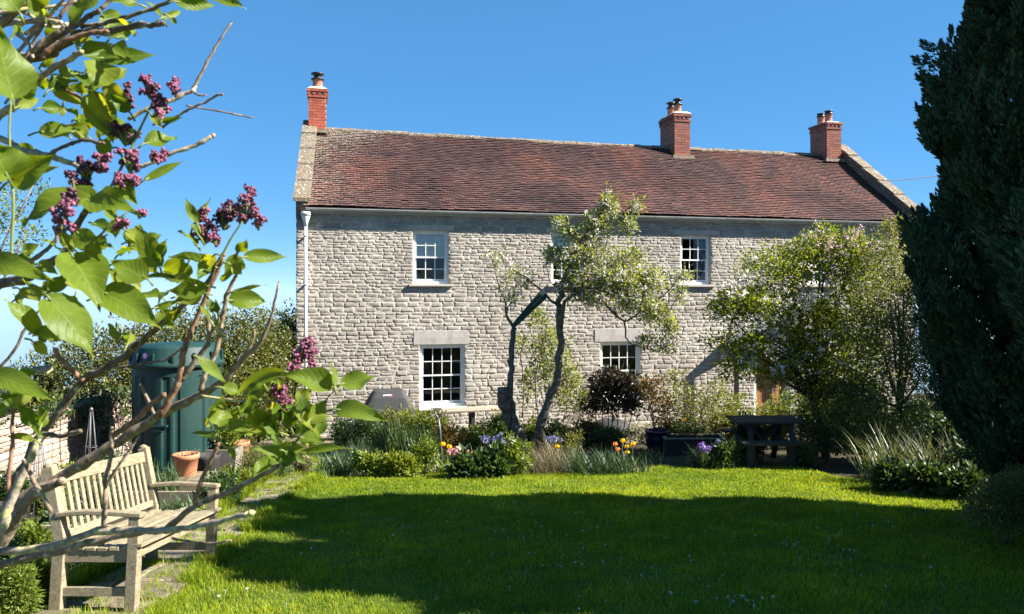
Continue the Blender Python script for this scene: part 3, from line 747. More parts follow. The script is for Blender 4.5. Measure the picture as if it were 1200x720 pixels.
# roof of clay tiles, every course a row of separate tiles
def ridge_z(s): return RZ_L + (RZ_R - RZ_L) * (s / HL) - .035 * math.sin(PI * s / HL)
def roof():
    rnd = random.Random(2); vs = []; fs = []
    z_e = EAVE + .03; out_e = .16
    n_c = 42; tw = .165; th = .014
    ov = 1.9
    for c in range(n_c):
        t0, t1 = c / n_c, min(1.0, (c + ov) / n_c)
        nt_ = int((HL - .30) / tw); off = (c % 2) * tw / 2
        for i in range(nt_ + 1):
            sa = .16 + i * tw - off; sb = sa + tw - .006
            if sb > HL - .12 or sa < .06: continue
            sm = (sa + sb) / 2; rz = ridge_z(sm)
            wob = .012 * math.sin(sm * 1.7 + c * .12) + .01 * math.sin(sm * .63 + 2 + c * .2)
            slip = rnd.uniform(0, .02) if rnd.random() > .012 else rnd.uniform(.02, .06)
            kick = rnd.uniform(-.004, .006); sk = rnd.uniform(-.004, .004)
            def pt(s, t, lift, dn=0):
                o = out_e + (-DR - out_e) * t; z = z_e + (rz - z_e) * t
                sl = math.hypot(DR + out_e, rz - z_e); ty, tz = (-DR - out_e) / sl, (rz - z_e) / sl
                ny, nz = tz, -ty    # normal: outwards and up
                return HP(s, o - ty * dn * 1 + ny * lift, z - tz * dn + nz * lift)
            b = len(vs)
            l0 = .048 + kick + wob; l1 = .006 + wob
            vs += [pt(sa, t0, l0, slip + sk), pt(sb, t0, l0 + rnd.uniform(-.002, .002), slip - sk), pt(sb, t1, l1, slip), pt(sa, t1, l1, slip),
                   pt(sa, t0, l0 - th - .004, slip + sk), pt(sb, t0, l0 - th - .004, slip - sk), pt(sb, t1, l1 - th, slip), pt(sa, t1, l1 - th, slip)]
            fs += [(b, b + 1, b + 2, b + 3), (b, b + 4, b + 5, b + 1), (b + 1, b + 5, b + 6, b + 2), (b + 3, b + 7, b + 4, b)]
    m = MB(); m.add(vs, fs)
    # underlay closes the gaps, and the rear slope
    z_e2 = EAVE - .0
    m.poly([HP(.05, .12, z_e2), HP(HL - .05, .12, z_e2), HP(HL - .05, -DR, ridge_z(HL) - .03), HP(.05, -DR, ridge_z(0) - .03)])
    m.poly([HP(.05, -DEP - .15, z_e2), HP(HL - .05, -DEP - .15, z_e2), HP(HL - .05, -DR - .005, ridge_z(HL) - .03), HP(.05, -DR - .005, ridge_z(0) - .03)], True)
    o = m.build('roof', 'clay_tile', house)
    # ridge tiles
    r = MB(); s = .35
    while s < HL - .4:
        ln = rnd.uniform(.34, .44); z = ridge_z(s + ln / 2) + rnd.uniform(-.012, .012)
        vs = []; k = 7
        for ss in (s + .006, s + ln - .006):
            for j in range(k):
                an = PI * (j / (k - 1)); rr = .105 + rnd.uniform(-.004, .004)
                vs.append(HP(ss, -DR + math.cos(an) * rr * 1.15, z - .045 + math.sin(an) * rr))
        fs = [(j, k + j, k + j + 1, j + 1) for j in range(k - 1)] + [tuple(range(k)), tuple(range(2 * k - 1, k - 1, -1))]
        r.add(vs, fs); s += ln
    r.build('ridge_tiles', 'coping_stone', o)
    # gable copings, slabs stepping down the verge
    for side in (0, 1):
        c = MB(); ns = 5
        sA, sB = ((-.06, .31) if side == 0 else (HL - .26, HL + .1))
        up = .07 if side == 0 else .24
        for j in range(ns):
            t0, t1 = j / ns, (j + 1) / ns
            e0 = .20
            rz = ridge_z(0 if side == 0 else HL) + .05
            ze = EAVE + .02
            def pt(s, t, lift):
                o = e0 + (-DR - e0) * t; z = ze + (rz - ze) * t
                sk = (t * (.13 if side == 0 else 0.0))
                return HP(s + sk, o, z + lift)
            a = up + .12; l0 = a + .02 + rnd.uniform(-.01, .01); l1 = a - .012 + rnd.uniform(-.01, .01)
            vs = [pt(sA, t0, l0), pt(sB, t0, l0), pt(sB, t1 - .004, l1), pt(sA, t1 - .004, l1), pt(sA, t0, l0 - .09), pt(sB, t0, l0 - .09), pt(sB, t1 - .004, l1 - .09), pt(sA, t1 - .004, l1 - .09)]
            c.add(vs, [(0, 1, 2, 3), (7, 6, 5, 4), (0, 4, 5, 1), (1, 5, 6, 2), (2, 6, 7, 3), (3, 7, 4, 0)])
        # parapet masonry under the slabs, kneeler at the foot
        q0, q1 = ((.0, .26) if side == 0 else (HL - .22, HL + .04))
        rz = ridge_z(0 if side == 0 else HL); vs = []
        for s in (q0, q1):
            vs += [HP(s, .03, EAVE - .25), HP(s, .18, EAVE + .1), HP(s, .17, EAVE + up + .05), HP(s + (.1 if side == 0 else 0), -DR, rz + up + .07), HP(s + (.1 if side == 0 else 0), -DR, rz - .3), HP(s, -.02, EAVE - .25)]
        c.add(vs, [(0, 1, 2, 3, 4, 5)[::-1], (6, 7, 8, 9, 10, 11), (0, 6, 7, 1)[::-1], (1, 7, 8, 2)[::-1], (2, 8, 9, 3)[::-1], (0, 5, 11, 6)])
        c.build('gable_coping', 'coping_stone', house)
    return o
ROOF = roof()

# chimneys
def chimney(px0, px1, py_top, py_base, depth, mat, n_pots, front_dep, cor):
    """front face seen between px0 and px1; brick by brick"""
    s0, s1 = FS(px0, front_dep), FS(px1, front_dep); w = s1 - s0; mid = (px0 + px1) / 2
    zt = FZ(mid, py_top, front_dep); zb = FZ(mid, py_base, front_dep)
    c = empty('chimney', (0, 0, 0), None, None); c.parent = house
    rnd = random.Random(int(px0)); m = MB(); ch = .075
    n = int(round((zt - zb + .25) / ch)); z = zb - .25
    def brick(sa, sb, oa, ob, z0, z1):
        j = lambda: rnd.uniform(-.003, .003)
        vs = [HP(sa, oa + j(), z0), HP(sb, oa + j(), z0), HP(sb, oa + j(), z1), HP(sa, oa + j(), z1), HP(sa, ob, z0), HP(sb, ob, z0), HP(sb, ob, z1), HP(sa, ob, z1)]
        m.add(vs, [(0, 1, 2, 3), (7, 6, 5, 4), (0, 4, 5, 1), (1, 5, 6, 2), (2, 6, 7, 3), (3, 7, 4, 0)])
    for k in range(n):
        corb = 0
        if k >= n - 1: corb = .045
        elif k == n - 2: corb = .03
        elif k == n - 3: corb = .02
        a, b = s0 - corb, s1 + corb; of, ob = -front_dep + corb, -front_dep - depth - corb
        g = .006; z0, z1 = z + k * ch + g, z + (k + 1) * ch - g
        bl = .215; bw = .1025
        dent = (k == n - 2)
        x = a + (0 if k % 2 else -bl / 2)
        while x < b - .01:
            p, q = max(a, x), min(b, x + (bl if not dent else .075))
            if q - p > .03:
                brick(p + g / 2, q - g / 2, of, of - bw, z0, z1); brick(p + g / 2, q - g / 2, ob + bw, ob, z0, z1)
            x += bl if not dent else .14
        y = of - bw
        yy = y + (0 if k % 2 else bl / 2)
        while yy > ob + bw + .01:
            p, q = min(y, yy), max(ob + bw, yy - (bl if not dent else .075))
            if p - q > .03:
                brick(a, a + bw, p - g / 2, q + g / 2, z0, z1); brick(b - bw, b, p - g / 2, q + g / 2, z0, z1)
            yy -= bl if not dent else .14
    m.build('shaft', mat, c)
    core = MB(); i = .008
    def bx(mm, sa, sb, oa, ob, z0, z1, taper=0):
        vs = [HP(sa, oa, z0), HP(sb, oa, z0), HP(sb, ob, z0), HP(sa, ob, z0), HP(sa + taper, oa - taper, z1), HP(sb - taper, oa - taper, z1), HP(sb - taper, ob + taper, z1), HP(sa + taper, ob + taper, z1)]
        mm.add(vs, [(3, 2, 1, 0), (4, 5, 6, 7), (0, 1, 5, 4), (1, 2, 6, 5), (2, 3, 7, 6), (3, 0, 4, 7)])
    bx(core, s0 + i, s1 - i, -front_dep - i, -front_dep - depth + i, zb - .3, zt - .01); core.build('mortar_core', 'chimney_mortar', c)
    fl = MB(); bx(fl, s0 - .03, s1 + .03, -front_dep + .03, -front_dep - depth - .03, zt + .002, zt + .07, .1)
    fl.build('flaunching', 'flaunching', c); fl = MB()
    # lead and mortar fillet where the stack meets the tiles
    bx(fl, s0 - .1, s1 + .1, -front_dep + .11, -front_dep + .002, zb - .14, zb - .045, .02)
    fl.build('mortar_fillet', 'coping_stone', c)
    for j in range(n_pots):
        oc = -front_dep - (depth * .32 if n_pots > 1 else depth * .45) - j * depth * .45; sc = (s0 + s1) / 2 - (.0 if j == 0 else .0)
        base = HP(sc, oc, zt + .04)
        p = MB(); k = .82 if n_pots > 1 else 1
        p.lathe([(.15 * k, 0), (.155 * k, .03), (.135 * k, .06), (.125 * k, .24), (.14 * k, .25), (.14 * k, .28), (.11 * k, .28)], 20, base); pot = p.build('chimney_pot', 'chimney_pot_clay', c)
        if cor:
            p = MB(); p.lathe([(.02, .27), (.175 * k, .275), (.17 * k, .30), (.10 * k, .33), (.10 * k, .40), (.18 * k, .42), (.165 * k, .45), (.07 * k, .48), (.01, .485)], 20, base)
        else:
            p = MB(); p.lathe([(.125 * k, .281), (.16 * k, .285), (.165 * k, .31), (.13 * k, .335), (.13 * k, .36), (.16 * k, .37), (.155 * k, .395), (.05, .41)], 20, base)
        p.build('cowl', 'cowl_metal', c)
    return c
chimney(361.5, 382.5, 104, 150, .75, 'chimney_brick', 1, DR - .32, True)
chimney(790.5, 809, 133, 181, 1.0, 'old_chimney_brick', 2, DR - .48, True)
chimney(969, 986, 144.5, 185, .85, 'old_chimney_brick', 2, DR - .42, False)

# gutter, brackets, downpipe
m = MB()
def gut(s0, s1):
    vs = []; k = 9
    for s in (s0, s1):
        for j in range(k):
            an = PI + PI * j / (k - 1); vs.append(HP(s, .155 + math.cos(an) * .062, EAVE + .005 + math.sin(an) * .06))
        for j in range(k - 1, -1, -1):
            an = PI + PI * j / (k - 1); vs.append(HP(s, .155 + math.cos(an) * .056, EAVE + .005 + math.sin(an) * .054))
    n = 2 * k
    m.add(vs, [(j, (j + 1) % n, n + (j + 1) % n, n + j) for j in range(n)] + [tuple(range(n)), tuple(range(2 * n - 1, n - 1, -1))], False)
s = .22
while s < HL - .35:
    e = min(s + 1.83, HL - .28); gut(s, e - .001); s = e
    if s > HL - .3: break
s = .6
while s < HL - .3:
    vs = []
    m.bar(HP(s, .01, EAVE - .02), HP(s, .155, EAVE - .062), .03, .012); s += .92
m.build('gutter', 'gutter_paint', house)
m = MB()
vs = [HP(.2, .0, EAVE - .10), HP(HL - .25, .0, EAVE - .10), HP(HL - .25, .0, EAVE + .02), HP(.2, .0, EAVE + .02)]
vs2 = [v - NI * .06 for v in vs]
m.add(vs2 + vs, [(0, 1, 2, 3), (0, 4, 5, 1), (3, 2, 6, 7), (0, 3, 7, 4), (1, 5, 6, 2)]); m.build('fascia', 'gutter_paint', house)
d = MB(); sp = FS(358.5)
d.tube([HP(sp, .12, .02), HP(sp, .12, EAVE - .42)], .038, 10)
for z in (.9, 2.2, 3.5, 4.6): d.lathe([(.05, 0), (.05, .05)], 10, HP(sp, .12, z)); d.bar(HP(sp, .0, z + .02), HP(sp, .12, z + .02), .05, .03)
dp = d.build('downpipe', 'white_paint', house)
h = MB(); c0 = HP(sp, .12, EAVE - .42)
h.lathe([(.04, 0), (.055, .1), (.1, .22), (.1, .25), (.115, .25), (.115, .33), (.1, .33), (.09, .27)], 12, c0); h.build('hopper', 'white_paint', dp)

# porch hood and oak door
dr = empty('door', (0, 0, 0), None, None); dr.parent = house
def hbx(m, p, q, c, d, o0, o1):
    vs = [HP(p, o0, c), HP(q, o0, c), HP(q, o0, d), HP(p, o0, d), HP(p, o1, c), HP(q, o1, c), HP(q, o1, d), HP(p, o1, d)]
    m.add(vs, [(0, 1, 2, 3), (7, 6, 5, 4), (0, 4, 5, 1), (1, 5, 6, 2), (2, 6, 7, 3), (3, 7, 4, 0)])
a, b = door_s
m = MB(); nb = 6
for i in range(nb):
    x0 = a + .09 + (b - a - .18) * i / nb; x1 = a + .09 + (b - a - .18) * (i + 1) / nb
    hbx(m, x0 + .003, x1 - .003, .05, DOOR_T - .09, -.1, -.14)
hbx(m, a + .09, b - .09, .3, .42, -.085, -.1); hbx(m, a + .09, b - .09, 1.5, 1.62, -.085, -.1)
m.build('door_leaf', 'oak_door', dr)
m = MB(); hbx(m, a + .002, a + .088, 0, DOOR_T - .002, -.06, -.2); hbx(m, b - .088, b - .002, 0, DOOR_T - .002, -.06, -.2); hbx(m, a + .088, b - .088, DOOR_T - .088, DOOR_T - .002, -.062, -.2)
m.build('door_frame', 'white_paint', dr)
m = MB(); hbx(m, b - .2, b - .14, .95, 1.1, -.07, -.084); m.build('handle', 'black_metal', dr)
po = empty('porch', (0, 0, 0), None, None); po.parent = house
zr, ze = 2.75, 2.02; sc = (a + b) / 2 + .0; hw = FS(905) - FS(845)
m = MB()
for sg in (-1, 1):
    q = [HP(sc, .5, zr), HP(sc, .0, zr), HP(sc + sg * hw, .0, ze), HP(sc + sg * hw, .5, ze)]
    q2 = [v - ZZ * .05 for v in q]
    fsx = [(0, 1, 2, 3), (7, 6, 5, 4), (0, 4, 5, 1), (1, 5, 6, 2), (2, 6, 7, 3), (3, 7, 4, 0)]
    m.add(q + q2, [f[::-1] for f in fsx] if sg > 0 else fsx)
m.build('porch_roof', 'lead_sheet', po)
for sg in (-1, 1):
    m = MB(); m.bar(HP(sc + sg * (hw - .2), .42, 0), HP(sc + sg * (hw - .2), .42, ze + .08), .1, .1, up=(0, 1, 0))
    m.build('porch_post', 'dark_timber', po)

# ------------------------------------------------------------------ garden wall on the left
def garden_wall():
    gw = empty('garden_wall', (-6.85, 3.5, 0), 'low weathered stone garden wall with pale crumbling blocks behind the wooden bench', 'wall')
    Lw, top = 14.2, 1.60
    rnd = random.Random(4)
    rc = stone_rects(0, Lw, gz(3.5) - 1.75, top - .09, [], [], (.07, .11), (.16, .36), rnd)
    rc = [r for r in rc if r[3] > gz(3.5 + r[1]) - .05]
    stones_mesh('blocks', rc, Vector((0, 1, 0)), Vector((1, 0, 0)), 'garden_stone', gw, rough=.02, proud=.018)
    m = MB(); m.box((-.17, Lw / 2, top / 2 - .25), (.325, Lw, top + .3)); m.build('mortar_core', 'mortar', gw)
    m = MB(); y = 0
    while y < Lw:
        w = rnd.uniform(.3, .6); w = min(w, Lw - y); m.box((-.16 + rnd.uniform(-.01, .01), y + w / 2, top - .05 + rnd.uniform(-.015, .015)), (.4, w - .012, .075), jit=.012); y += w
    m.build('capping', 'garden_stone', gw, .008)
garden_wall()

# ------------------------------------------------------------------ trees and shrubs
def limb(m, pts, r0, r1, sub=4, sides=7, wob=0.0, pw=.8):
    p = smooth_path(pts, sub); n = len(p)
    if wob:
        for i in range(1, n - 1): p[i] = p[i] + Vector((random.gauss(0, wob), random.gauss(0, wob), random.gauss(0, wob)))
    m.tube(p, [r0 + (r1 - r0) * (i / (n - 1)) ** pw for i in range(n)], sides); return p
def rel(o, p): return Vector(p) - o.location

def ivy(label, y0, y1, n, mat):
    o = empty('ivy', (-6.8, (y0 + y1) / 2, 1.5), label, 'climbing plant'); lb_ = []
    for k in range(int((y1 - y0) / .3) + 1):
        y = y0 + .3 * k + random.uniform(-.1, .1); lb_.append((Vector((-6.85 + random.uniform(-.05, .08), y, 1.52 + random.uniform(-.05, .12))), (.24, .26, random.uniform(.1, .22))))
        if random.random() < .75: lb_.append((Vector((-6.76, y, 1.52 - random.uniform(.15, .7))), (.07, .2, random.uniform(.15, .35))))
    foliage('foliage', o, lb_, n, 9, .07, .035, .075, mat, .8, .3)
    m = MB()
    for k in range(int((y1 - y0) * 5)):
        y = random.uniform(y0, y1) - o.location.y; m.tube(smooth_path([(.07, y, -.95), (.075, y + random.uniform(-.1, .1), -.5), (.06, y + random.uniform(-.2, .2), .05)], 4), .007, 4)
    m.build('stems', 'dark_bark', o)
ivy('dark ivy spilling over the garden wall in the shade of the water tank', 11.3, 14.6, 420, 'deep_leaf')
ivy('patch of ivy on top of the sunlit garden wall at far left', 8.6, 10.2, 120, 'hedge_leaf')
# hedge behind the tank, seen against the sky
def hedge(name, label, cat, spots, mat, n_shoot, nl=12, lm=(.05, .1), stems='dark_bark', group=None, sp=.13):
    base = spots[0][0]; b = Vector((base.x, base.y, gz(base.y)))
    h = empty(name, b, label, cat, group)
    _, S = foliage('foliage', h, spots, n_shoot, nl, sp, lm[0], lm[1], mat, .48, .62)
    m = MB()
    for c, r in spots:
        g = Vector((c[0], c[1], gz(c[1]) - .02)); c = Vector(c)
        for k in range(3):
            a = g + Vector((random.uniform(-.3, .3) * r[0], random.uniform(-.3, .3) * r[1], 0))
            e = c + Vector((random.uniform(-.6, .6) * r[0], random.uniform(-.5, .5) * r[1], random.uniform(.2, .8) * r[2]))
            limb(m, [rel(h, a), rel(h, a.lerp(e, .5) + Vector((random.uniform(-.1, .1), random.uniform(-.1, .1), 0))), rel(h, e)], .03, .008)
    m.build('stems', stems, h)
    return h
sp = []
rl = random.Random(9)
for px, pt, Y in ((-90, 452, 13.0), (-35, 455, 13.3), (20, 448, 13.6), (55, 430, 13.8), (95, 404, 14.0), (135, 396, 14.3), (170, 386, 14.6), (205, 378, 15.0), (240, 376, 15.4), (272, 374, 15.8), (300, 378, 16.2), (325, 378, 16.8), (345, 384, 17.6)):
    top = P(px, pt - 9, Y); g = gz(Y); cz = (top.z + g) / 2
    sp.append((Vector((top.x - .25, Y + .35, g + (top.z - g) * .68)), (.55, .6, (top.z - g) * .37)))
    sp.append((Vector((top.x - .1, Y + .15, g + (top.z - g) * .3)), (.52, .6, (top.z - g) * .34)))
hedge('evergreen_hedge', 'tall clipped evergreen hedge with small glossy leaves rising behind the green water tank', 'hedge', sp, 'hedge_leaf', 6500, 13, (.045, .09))
# small tree peeping over the hedge beside the house corner
def lobes_px(lst): return [(P(px, py, Y), (rx / F * Y, ry, rz / F * Y)) for px, py, rx, rz, Y, ry in lst]
def tree(name, label, cat, base, lobes, n_shoot, nl, spread, lm, mat, stem, r0=.09, group=None, ratio=.5, leaf_kw=None, shell=.5, fname='crown', sname='trunk'):
    t = empty(name, base, label, cat, group)
    _, S = foliage(fname, t, lobes, n_shoot, nl, spread, lm[0], lm[1], mat, ratio, shell, **(leaf_kw or {}))
    m = MB(); top = sum((Vector(l[0]) for l in lobes), Vector()) / len(lobes); fork = Vector(base).lerp(top, .45)
    limb(m, [rel(t, Vector(base) - Vector((0, 0, .05))), rel(t, Vector(base).lerp(fork, .5) + Vector((.04, 0, 0))), rel(t, fork)], r0, r0 * .7)
    for c, r in lobes:
        c = Vector(c)
        e = c + Vector((random.uniform(-.3, .3) * r[0], random.uniform(-.3, .3) * r[1], .3 * r[2]))
        p = limb(m, [rel(t, fork), rel(t, fork.lerp(e, .5) + Vector((random.uniform(-.1, .1), 0, random.uniform(-.05, .15)))), rel(t, e)], r0 * .5, r0 * .1, wob=r0 * .08)
        for k in range(5):
            q = p[random.randrange(len(p) // 3, len(p))]; d = Vector((random.uniform(-1, 1) * r[0], random.uniform(-1, 1) * r[1], random.uniform(-.5, 1) * r[2]))
            limb(m, [q, q + d * .45 + Vector((0, 0, .03)), q + d * .9], r0 * .16, r0 * .05, 3, 5)
    m.build(sname, stem, t); return t
tree('small_tree', 'small loose leaved tree peeping over the hedge beside the house corner', 'tree', GY(322, 21.5), lobes_px([(338, 380, 14, 22, 21.5, .4), (325, 402, 22, 20, 21.5, .5), (350, 408, 16, 20, 21.6, .4), (310, 418, 18, 18, 21.5, .5)]), 260, 9, .14, (.06, .12), 'grey_leaf', 'dark_bark', .07)
# sparse tree hanging in from the left
lb = lobes_px([(-40, 230, 40, 40, 9.5, .5), (10, 225, 30, 25, 9.5, .4), (-10, 265, 45, 22, 9.6, .4), (25, 250, 26, 22, 9.4, .3), (20, 290, 30, 14, 9.5, .3), (-60, 290, 40, 26, 9.6, .5), (45, 222, 16, 12, 9.4, .2), (40, 275, 18, 12, 9.5, .2)])
tree('sparse_tree', 'sparse tree with tiny yellow green leaves seen between the lilac leaves at far left', 'tree', Vector((-7.6, 9.7, gz(9.7))), lb, 330, 7, .1, (.03, .055), 'spring_leaf', 'pale_bark', .06)

# conifer: upright plumes of scale leaves over a lumpy column
def conifer(name, label, base, prof, n_plume, n_scale, detail=True, seed=1, group=None):
    """prof: list of (height, radius)"""
    rg = np.random.default_rng(seed)
    t = empty(name, base, label, 'tree', group)
    hs = np.array([p[0] for p in prof]); rs = np.array([p[1] for p in prof])
    wts = np.interp(np.linspace(hs[0], hs[-1], 200), hs, rs) + .12; grid = np.linspace(hs[0], hs[-1], 200)
    h = rg.choice(grid, n_plume, p=wts / wts.sum()) + rg.normal(size=n_plume) * .03
    az = rg.uniform(0, 2 * PI, n_plume)
    # big lumps: the radius swells and shrinks with height and bearing
    lump = np.zeros(n_plume)
    for k in range(10):
        lump += .05 * np.sin(az * rg.integers(1, 5) + h * rg.uniform(1.2, 4.0) + rg.uniform(0, 6))
    Rr = np.interp(h, hs, rs) * (1 + np.clip(lump, -.3, .1)) * np.where(rg.random(n_plume) < .34, rg.uniform(.2, .85, n_plume), rg.uniform(.8, 1.03, n_plume))
    Lp = rg.uniform(.26, .5, n_plume) * np.where(rg.random(n_plume) < .15, 1.7, 1); Wp = Lp * rg.uniform(.16, .28, n_plume)
    C = np.stack([Rr * np.cos(az), Rr * np.sin(az), h], 1)
    ax = np.stack([np.cos(az) * .42, np.sin(az) * .42, np.ones(n_plume)], 1) + rg.normal(size=(n_plume, 3)) * .24; ax = unit(ax)
    e1 = unit(np.cross(ax, rg.normal(size=(n_plume, 3)))); e2 = np.cross(ax, e1)
    tt = rg.random((n_plume, n_scale)); an = rg.uniform(0, 2 * PI, (n_plume, n_scale)); prf = np.sin(PI * np.clip(tt * .92 + .08, 0, 1)) ** .8 * (1 - .45 * tt)
    rr = prf * np.sqrt(rg.random((n_plume, n_scale))) * Wp[:, None]
    off = e1[:, None] * (rr * np.cos(an))[..., None] + e2[:, None] * (rr * np.sin(an))[..., None]
    Pb = C[:, None] + ax[:, None] * ((tt - .4) * Lp[:, None])[..., None] + off
    D = ax[:, None] * 1.1 + off / Wp[:, None, None] * .8 + rg.normal(size=Pb.shape) * .22
    Pb = Pb.reshape(-1, 3); D = D.reshape(-1, 3); n = len(Pb)
    Nn = rg.normal(size=(n, 3)); Ln = rg.uniform(.04, .08, n)
    V, Fc = leaf_arrays(Pb, D, Nn, Ln, Ln * rg.uniform(.3, .5, n), .1, .05)
    np_mesh('crown', V, Fc, 'conifer_leaf', t)
    m = MB(); H = hs[-1]
    limb(m, [(0, 0, -.1), (.02, .01, H * .3), (0, .03, H * .6), (0, 0, H * .95)], .16, .03)
    for i in range(26):
        z = random.uniform(.35, H * .9); a = random.uniform(0, 2 * PI); r = np.interp(z + .4, hs, rs) * .85
        limb(m, [(0, 0, z), (math.cos(a) * r * .5, math.sin(a) * r * .5, z + .12), (math.cos(a) * r, math.sin(a) * r, z + .5)], .03, .008, 3, 5)
    m.build('trunk', 'dark_bark', t); return t
CY = 7.7; cb = GY(1236, CY)
def cz(py): return CAMZ - (py - HOR) / F * CY - cb.z
def cr(w): return w / F * CY * .765
prof = [(cz(590), cr(60)), (cz(560), cr(82)), (cz(530), cr(95)), (cz(500), cr(112)), (cz(470), cr(142)), (cz(430), cr(158)), (cz(380), cr(168)), (cz(300), cr(174)), (cz(250), cr(172)), (cz(205), cr(160)), (cz(160), cr(166)),
        (cz(120), cr(150)), (cz(70), cr(148)), (cz(20), cr(122)), (cz(-30), cr(98)), (cz(-80), cr(76)), (cz(-120), cr(48)), (cz(-150), cr(10))]
conifer('conifer', 'huge dark upright conifer filling the right edge beside the lawn', cb, prof, 1750, 320, seed=3, group='conifers along the right side')

# blossoming shrub right of the picnic table and the twiggy grey one beside it
def blossom(parent, S, frac, n_in, rad, mat, name, size=(.02, .04)):
    k = int(len(S) * frac); idx = RNG.choice(len(S), k, replace=False)
    V, Fc = shoots(S[idx] + RNG.normal(size=(k, 3)) * .03, n_in, rad, size[0], size[1], .9)
    return np_mesh(name, V - np.array(parent.location), Fc, mat, parent)
def flowers_at(parent, pts, n_in, rad, mat, name, size=(.025, .05)):
    V, Fc = shoots(np.array([list(p) for p in pts]), n_in, rad, size[0], size[1], .9)
    return np_mesh(name, V - np.array(parent.location), Fc, mat, parent)
lob = lobes_px([(905, 320, 45, 28, 13.6, .6), (950, 305, 45, 32, 13.8, .6), (1000, 315, 40, 40, 13.6, .6), (880, 360, 34, 26, 13.3, .5), (930, 370, 50, 36, 13.6, .8), (985, 375, 50, 40, 13.6, .8),
                (880, 405, 32, 18, 13.2, .5), (925, 415, 50, 22, 13.4, .7), (990, 425, 50, 36, 13.6, .8), (860, 350, 22, 14, 13.2, .3), (968, 280, 20, 16, 13.8, .3), (1000, 287, 16, 14, 13.7, .3), (955, 450, 26, 26, 13.8, .6), (985, 480, 36, 34, 13.8, .6), (1000, 460, 40, 30, 13.4, .6), (845, 400, 20, 10, 13.1, .3), (862, 430, 26, 12, 13.0, .3), (900, 440, 28, 12, 13.1, .4), (842, 365, 16, 10, 13.1, .25)])
bt = tree('blossom_tree', 'spreading bright green blossom tree with white flower trusses behind the dark picnic table', 'tree', GY(968, 13.7), lob, 2500, 13, .15, (.045, .085), 'spring_leaf', 'dark_bark', .08)
wp = []
for px, py, n, s in ((868, 332, 22, 13), (905, 395, 20, 14), (860, 385, 12, 12), (885, 425, 14, 14), (940, 345, 10, 20), (975, 400, 14, 22), (915, 360, 8, 16), (955, 350, 8, 20), (890, 345, 8, 18), (930, 420, 10, 22), (985, 355, 6, 24), (1010, 340, 6, 20), (908, 440, 10, 10)):
    for _ in range(n): wp.append(P(random.gauss(px, s), random.gauss(py, s * .8), random.uniform(12.75, 13.3)))
flowers_at(bt, wp, 13, .065, 'white_petal', 'white_blossom', (.028, .05))
pp = []
for px, py, n, s in ((968, 285, 14, 9), (1000, 285, 10, 8), (985, 300, 10, 14), (1020, 300, 6, 8), (1015, 295, 5, 6), (955, 268, 5, 6), (1003, 272, 6, 5)):
    for _ in range(n): pp.append(P(random.gauss(px, s), random.gauss(py, s * .8), random.uniform(13.2, 13.7)))
flowers_at(bt, pp, 12, .06, 'pink_petal', 'pink_blossom')
lob = lobes_px([(1040, 300, 30, 40, 12.6, .5), (1035, 350, 36, 40, 12.4, .6), (1060, 400, 40, 44, 12.3, .7), (1030, 430, 40, 40, 12.2, .6), (1080, 450, 40, 44, 12.0, .6), (1040, 490, 50, 34, 12.0, .6), (1085, 340, 30, 50, 12.6, .6), (1050, 268, 16, 16, 12.8, .3), (985, 470, 36, 34, 12.6, .6), (1090, 400, 34, 60, 12.4, .6), (1085, 500, 40, 36, 12.2, .5), (1005, 510, 34, 26, 12.4, .5), (1056, 285, 22, 26, 12.9, .4), (1062, 330, 26, 30, 12.7, .4), (1020, 390, 40, 36, 12.6, .5)])
tree('twiggy_shrub', 'tall twiggy grey green shrub between the blossom tree and the dark conifer', 'shrub', GY(1060, 12.3), lob, 2500, 11, .14, (.03, .06), 'grey_leaf', 'dark_bark', .05, sname='stems', fname='foliage')
# dark understorey beside the picnic table
def bush(name, label, px, pbase, lobes, n, nl, spread, lm, mat, stem='dark_bark', cat='shrub', group=None, r0=.025, ratio=.5):
    Y = lobes[0][4]
    return tree(name, label, cat, GY(px, Y), lobes_px(lobes), n, nl, spread, lm, mat, stem, r0, group, ratio, fname='foliage', sname='stems')
bush('dark_shrub', 'dense dark green shrub filling the shade right of the picnic table', 965, 545, [(960, 505, 34, 30, 12.9, .5), (995, 515, 34, 30, 12.5, .5), (945, 525, 26, 18, 12.7, .4), (1010, 480, 30, 30, 12.9, .4)], 330, 12, .12, (.04, .08), 'deep_leaf')
bush('grey_cushion_shrub', 'low rounded grey green shrub at the lawn edge beneath the dark conifer', 1175, 610, [(1165, 588, 30, 24, 6.75, .25), (1192, 580, 32, 28, 6.7, .25), (1218, 595, 34, 28, 6.6, .25), (1146, 602, 16, 14, 6.7, .18), (1180, 608, 50, 16, 6.6, .3), (1215, 570, 30, 26, 6.9, .3)], 1200, 12, .06, (.018, .035), 'grey_leaf', r0=.015)

for px, py, w_, h_, Y, lab in ((985, 500, 36, 44, 15.2, 'deep green shrub filling the gap behind the blossom tree trunk'), (1030, 505, 40, 46, 15.0, 'deep green shrub in the shade below the twiggy grey green shrub'), (1075, 505, 40, 50, 14.5, 'deep green shrub in the shade left of the conifer foot'), (1118, 515, 34, 50, 10.9, 'deep green shrub between the right hand bed and the conifer foot'), (1160, 540, 34, 44, 9.6, 'deep green shrub right under the dark conifer skirts'), (955, 490, 22, 30, 16.2, 'small deep green shrub right of the porch beyond the picnic table')):
    bush('dark_shrub', lab, px, 530, [(px - w_ * .4, py, w_ * .6, h_ * .6, Y, .5), (px + w_ * .4, py + 4, w_ * .6, h_ * .6, Y, .5), (px, py - h_ * .35, w_ * .6, h_ * .4, Y, .4), (px, py + h_ * .5, w_, h_ * .3, Y - .2, .4)], 420, 12, .12, (.04, .085), 'deep_leaf')
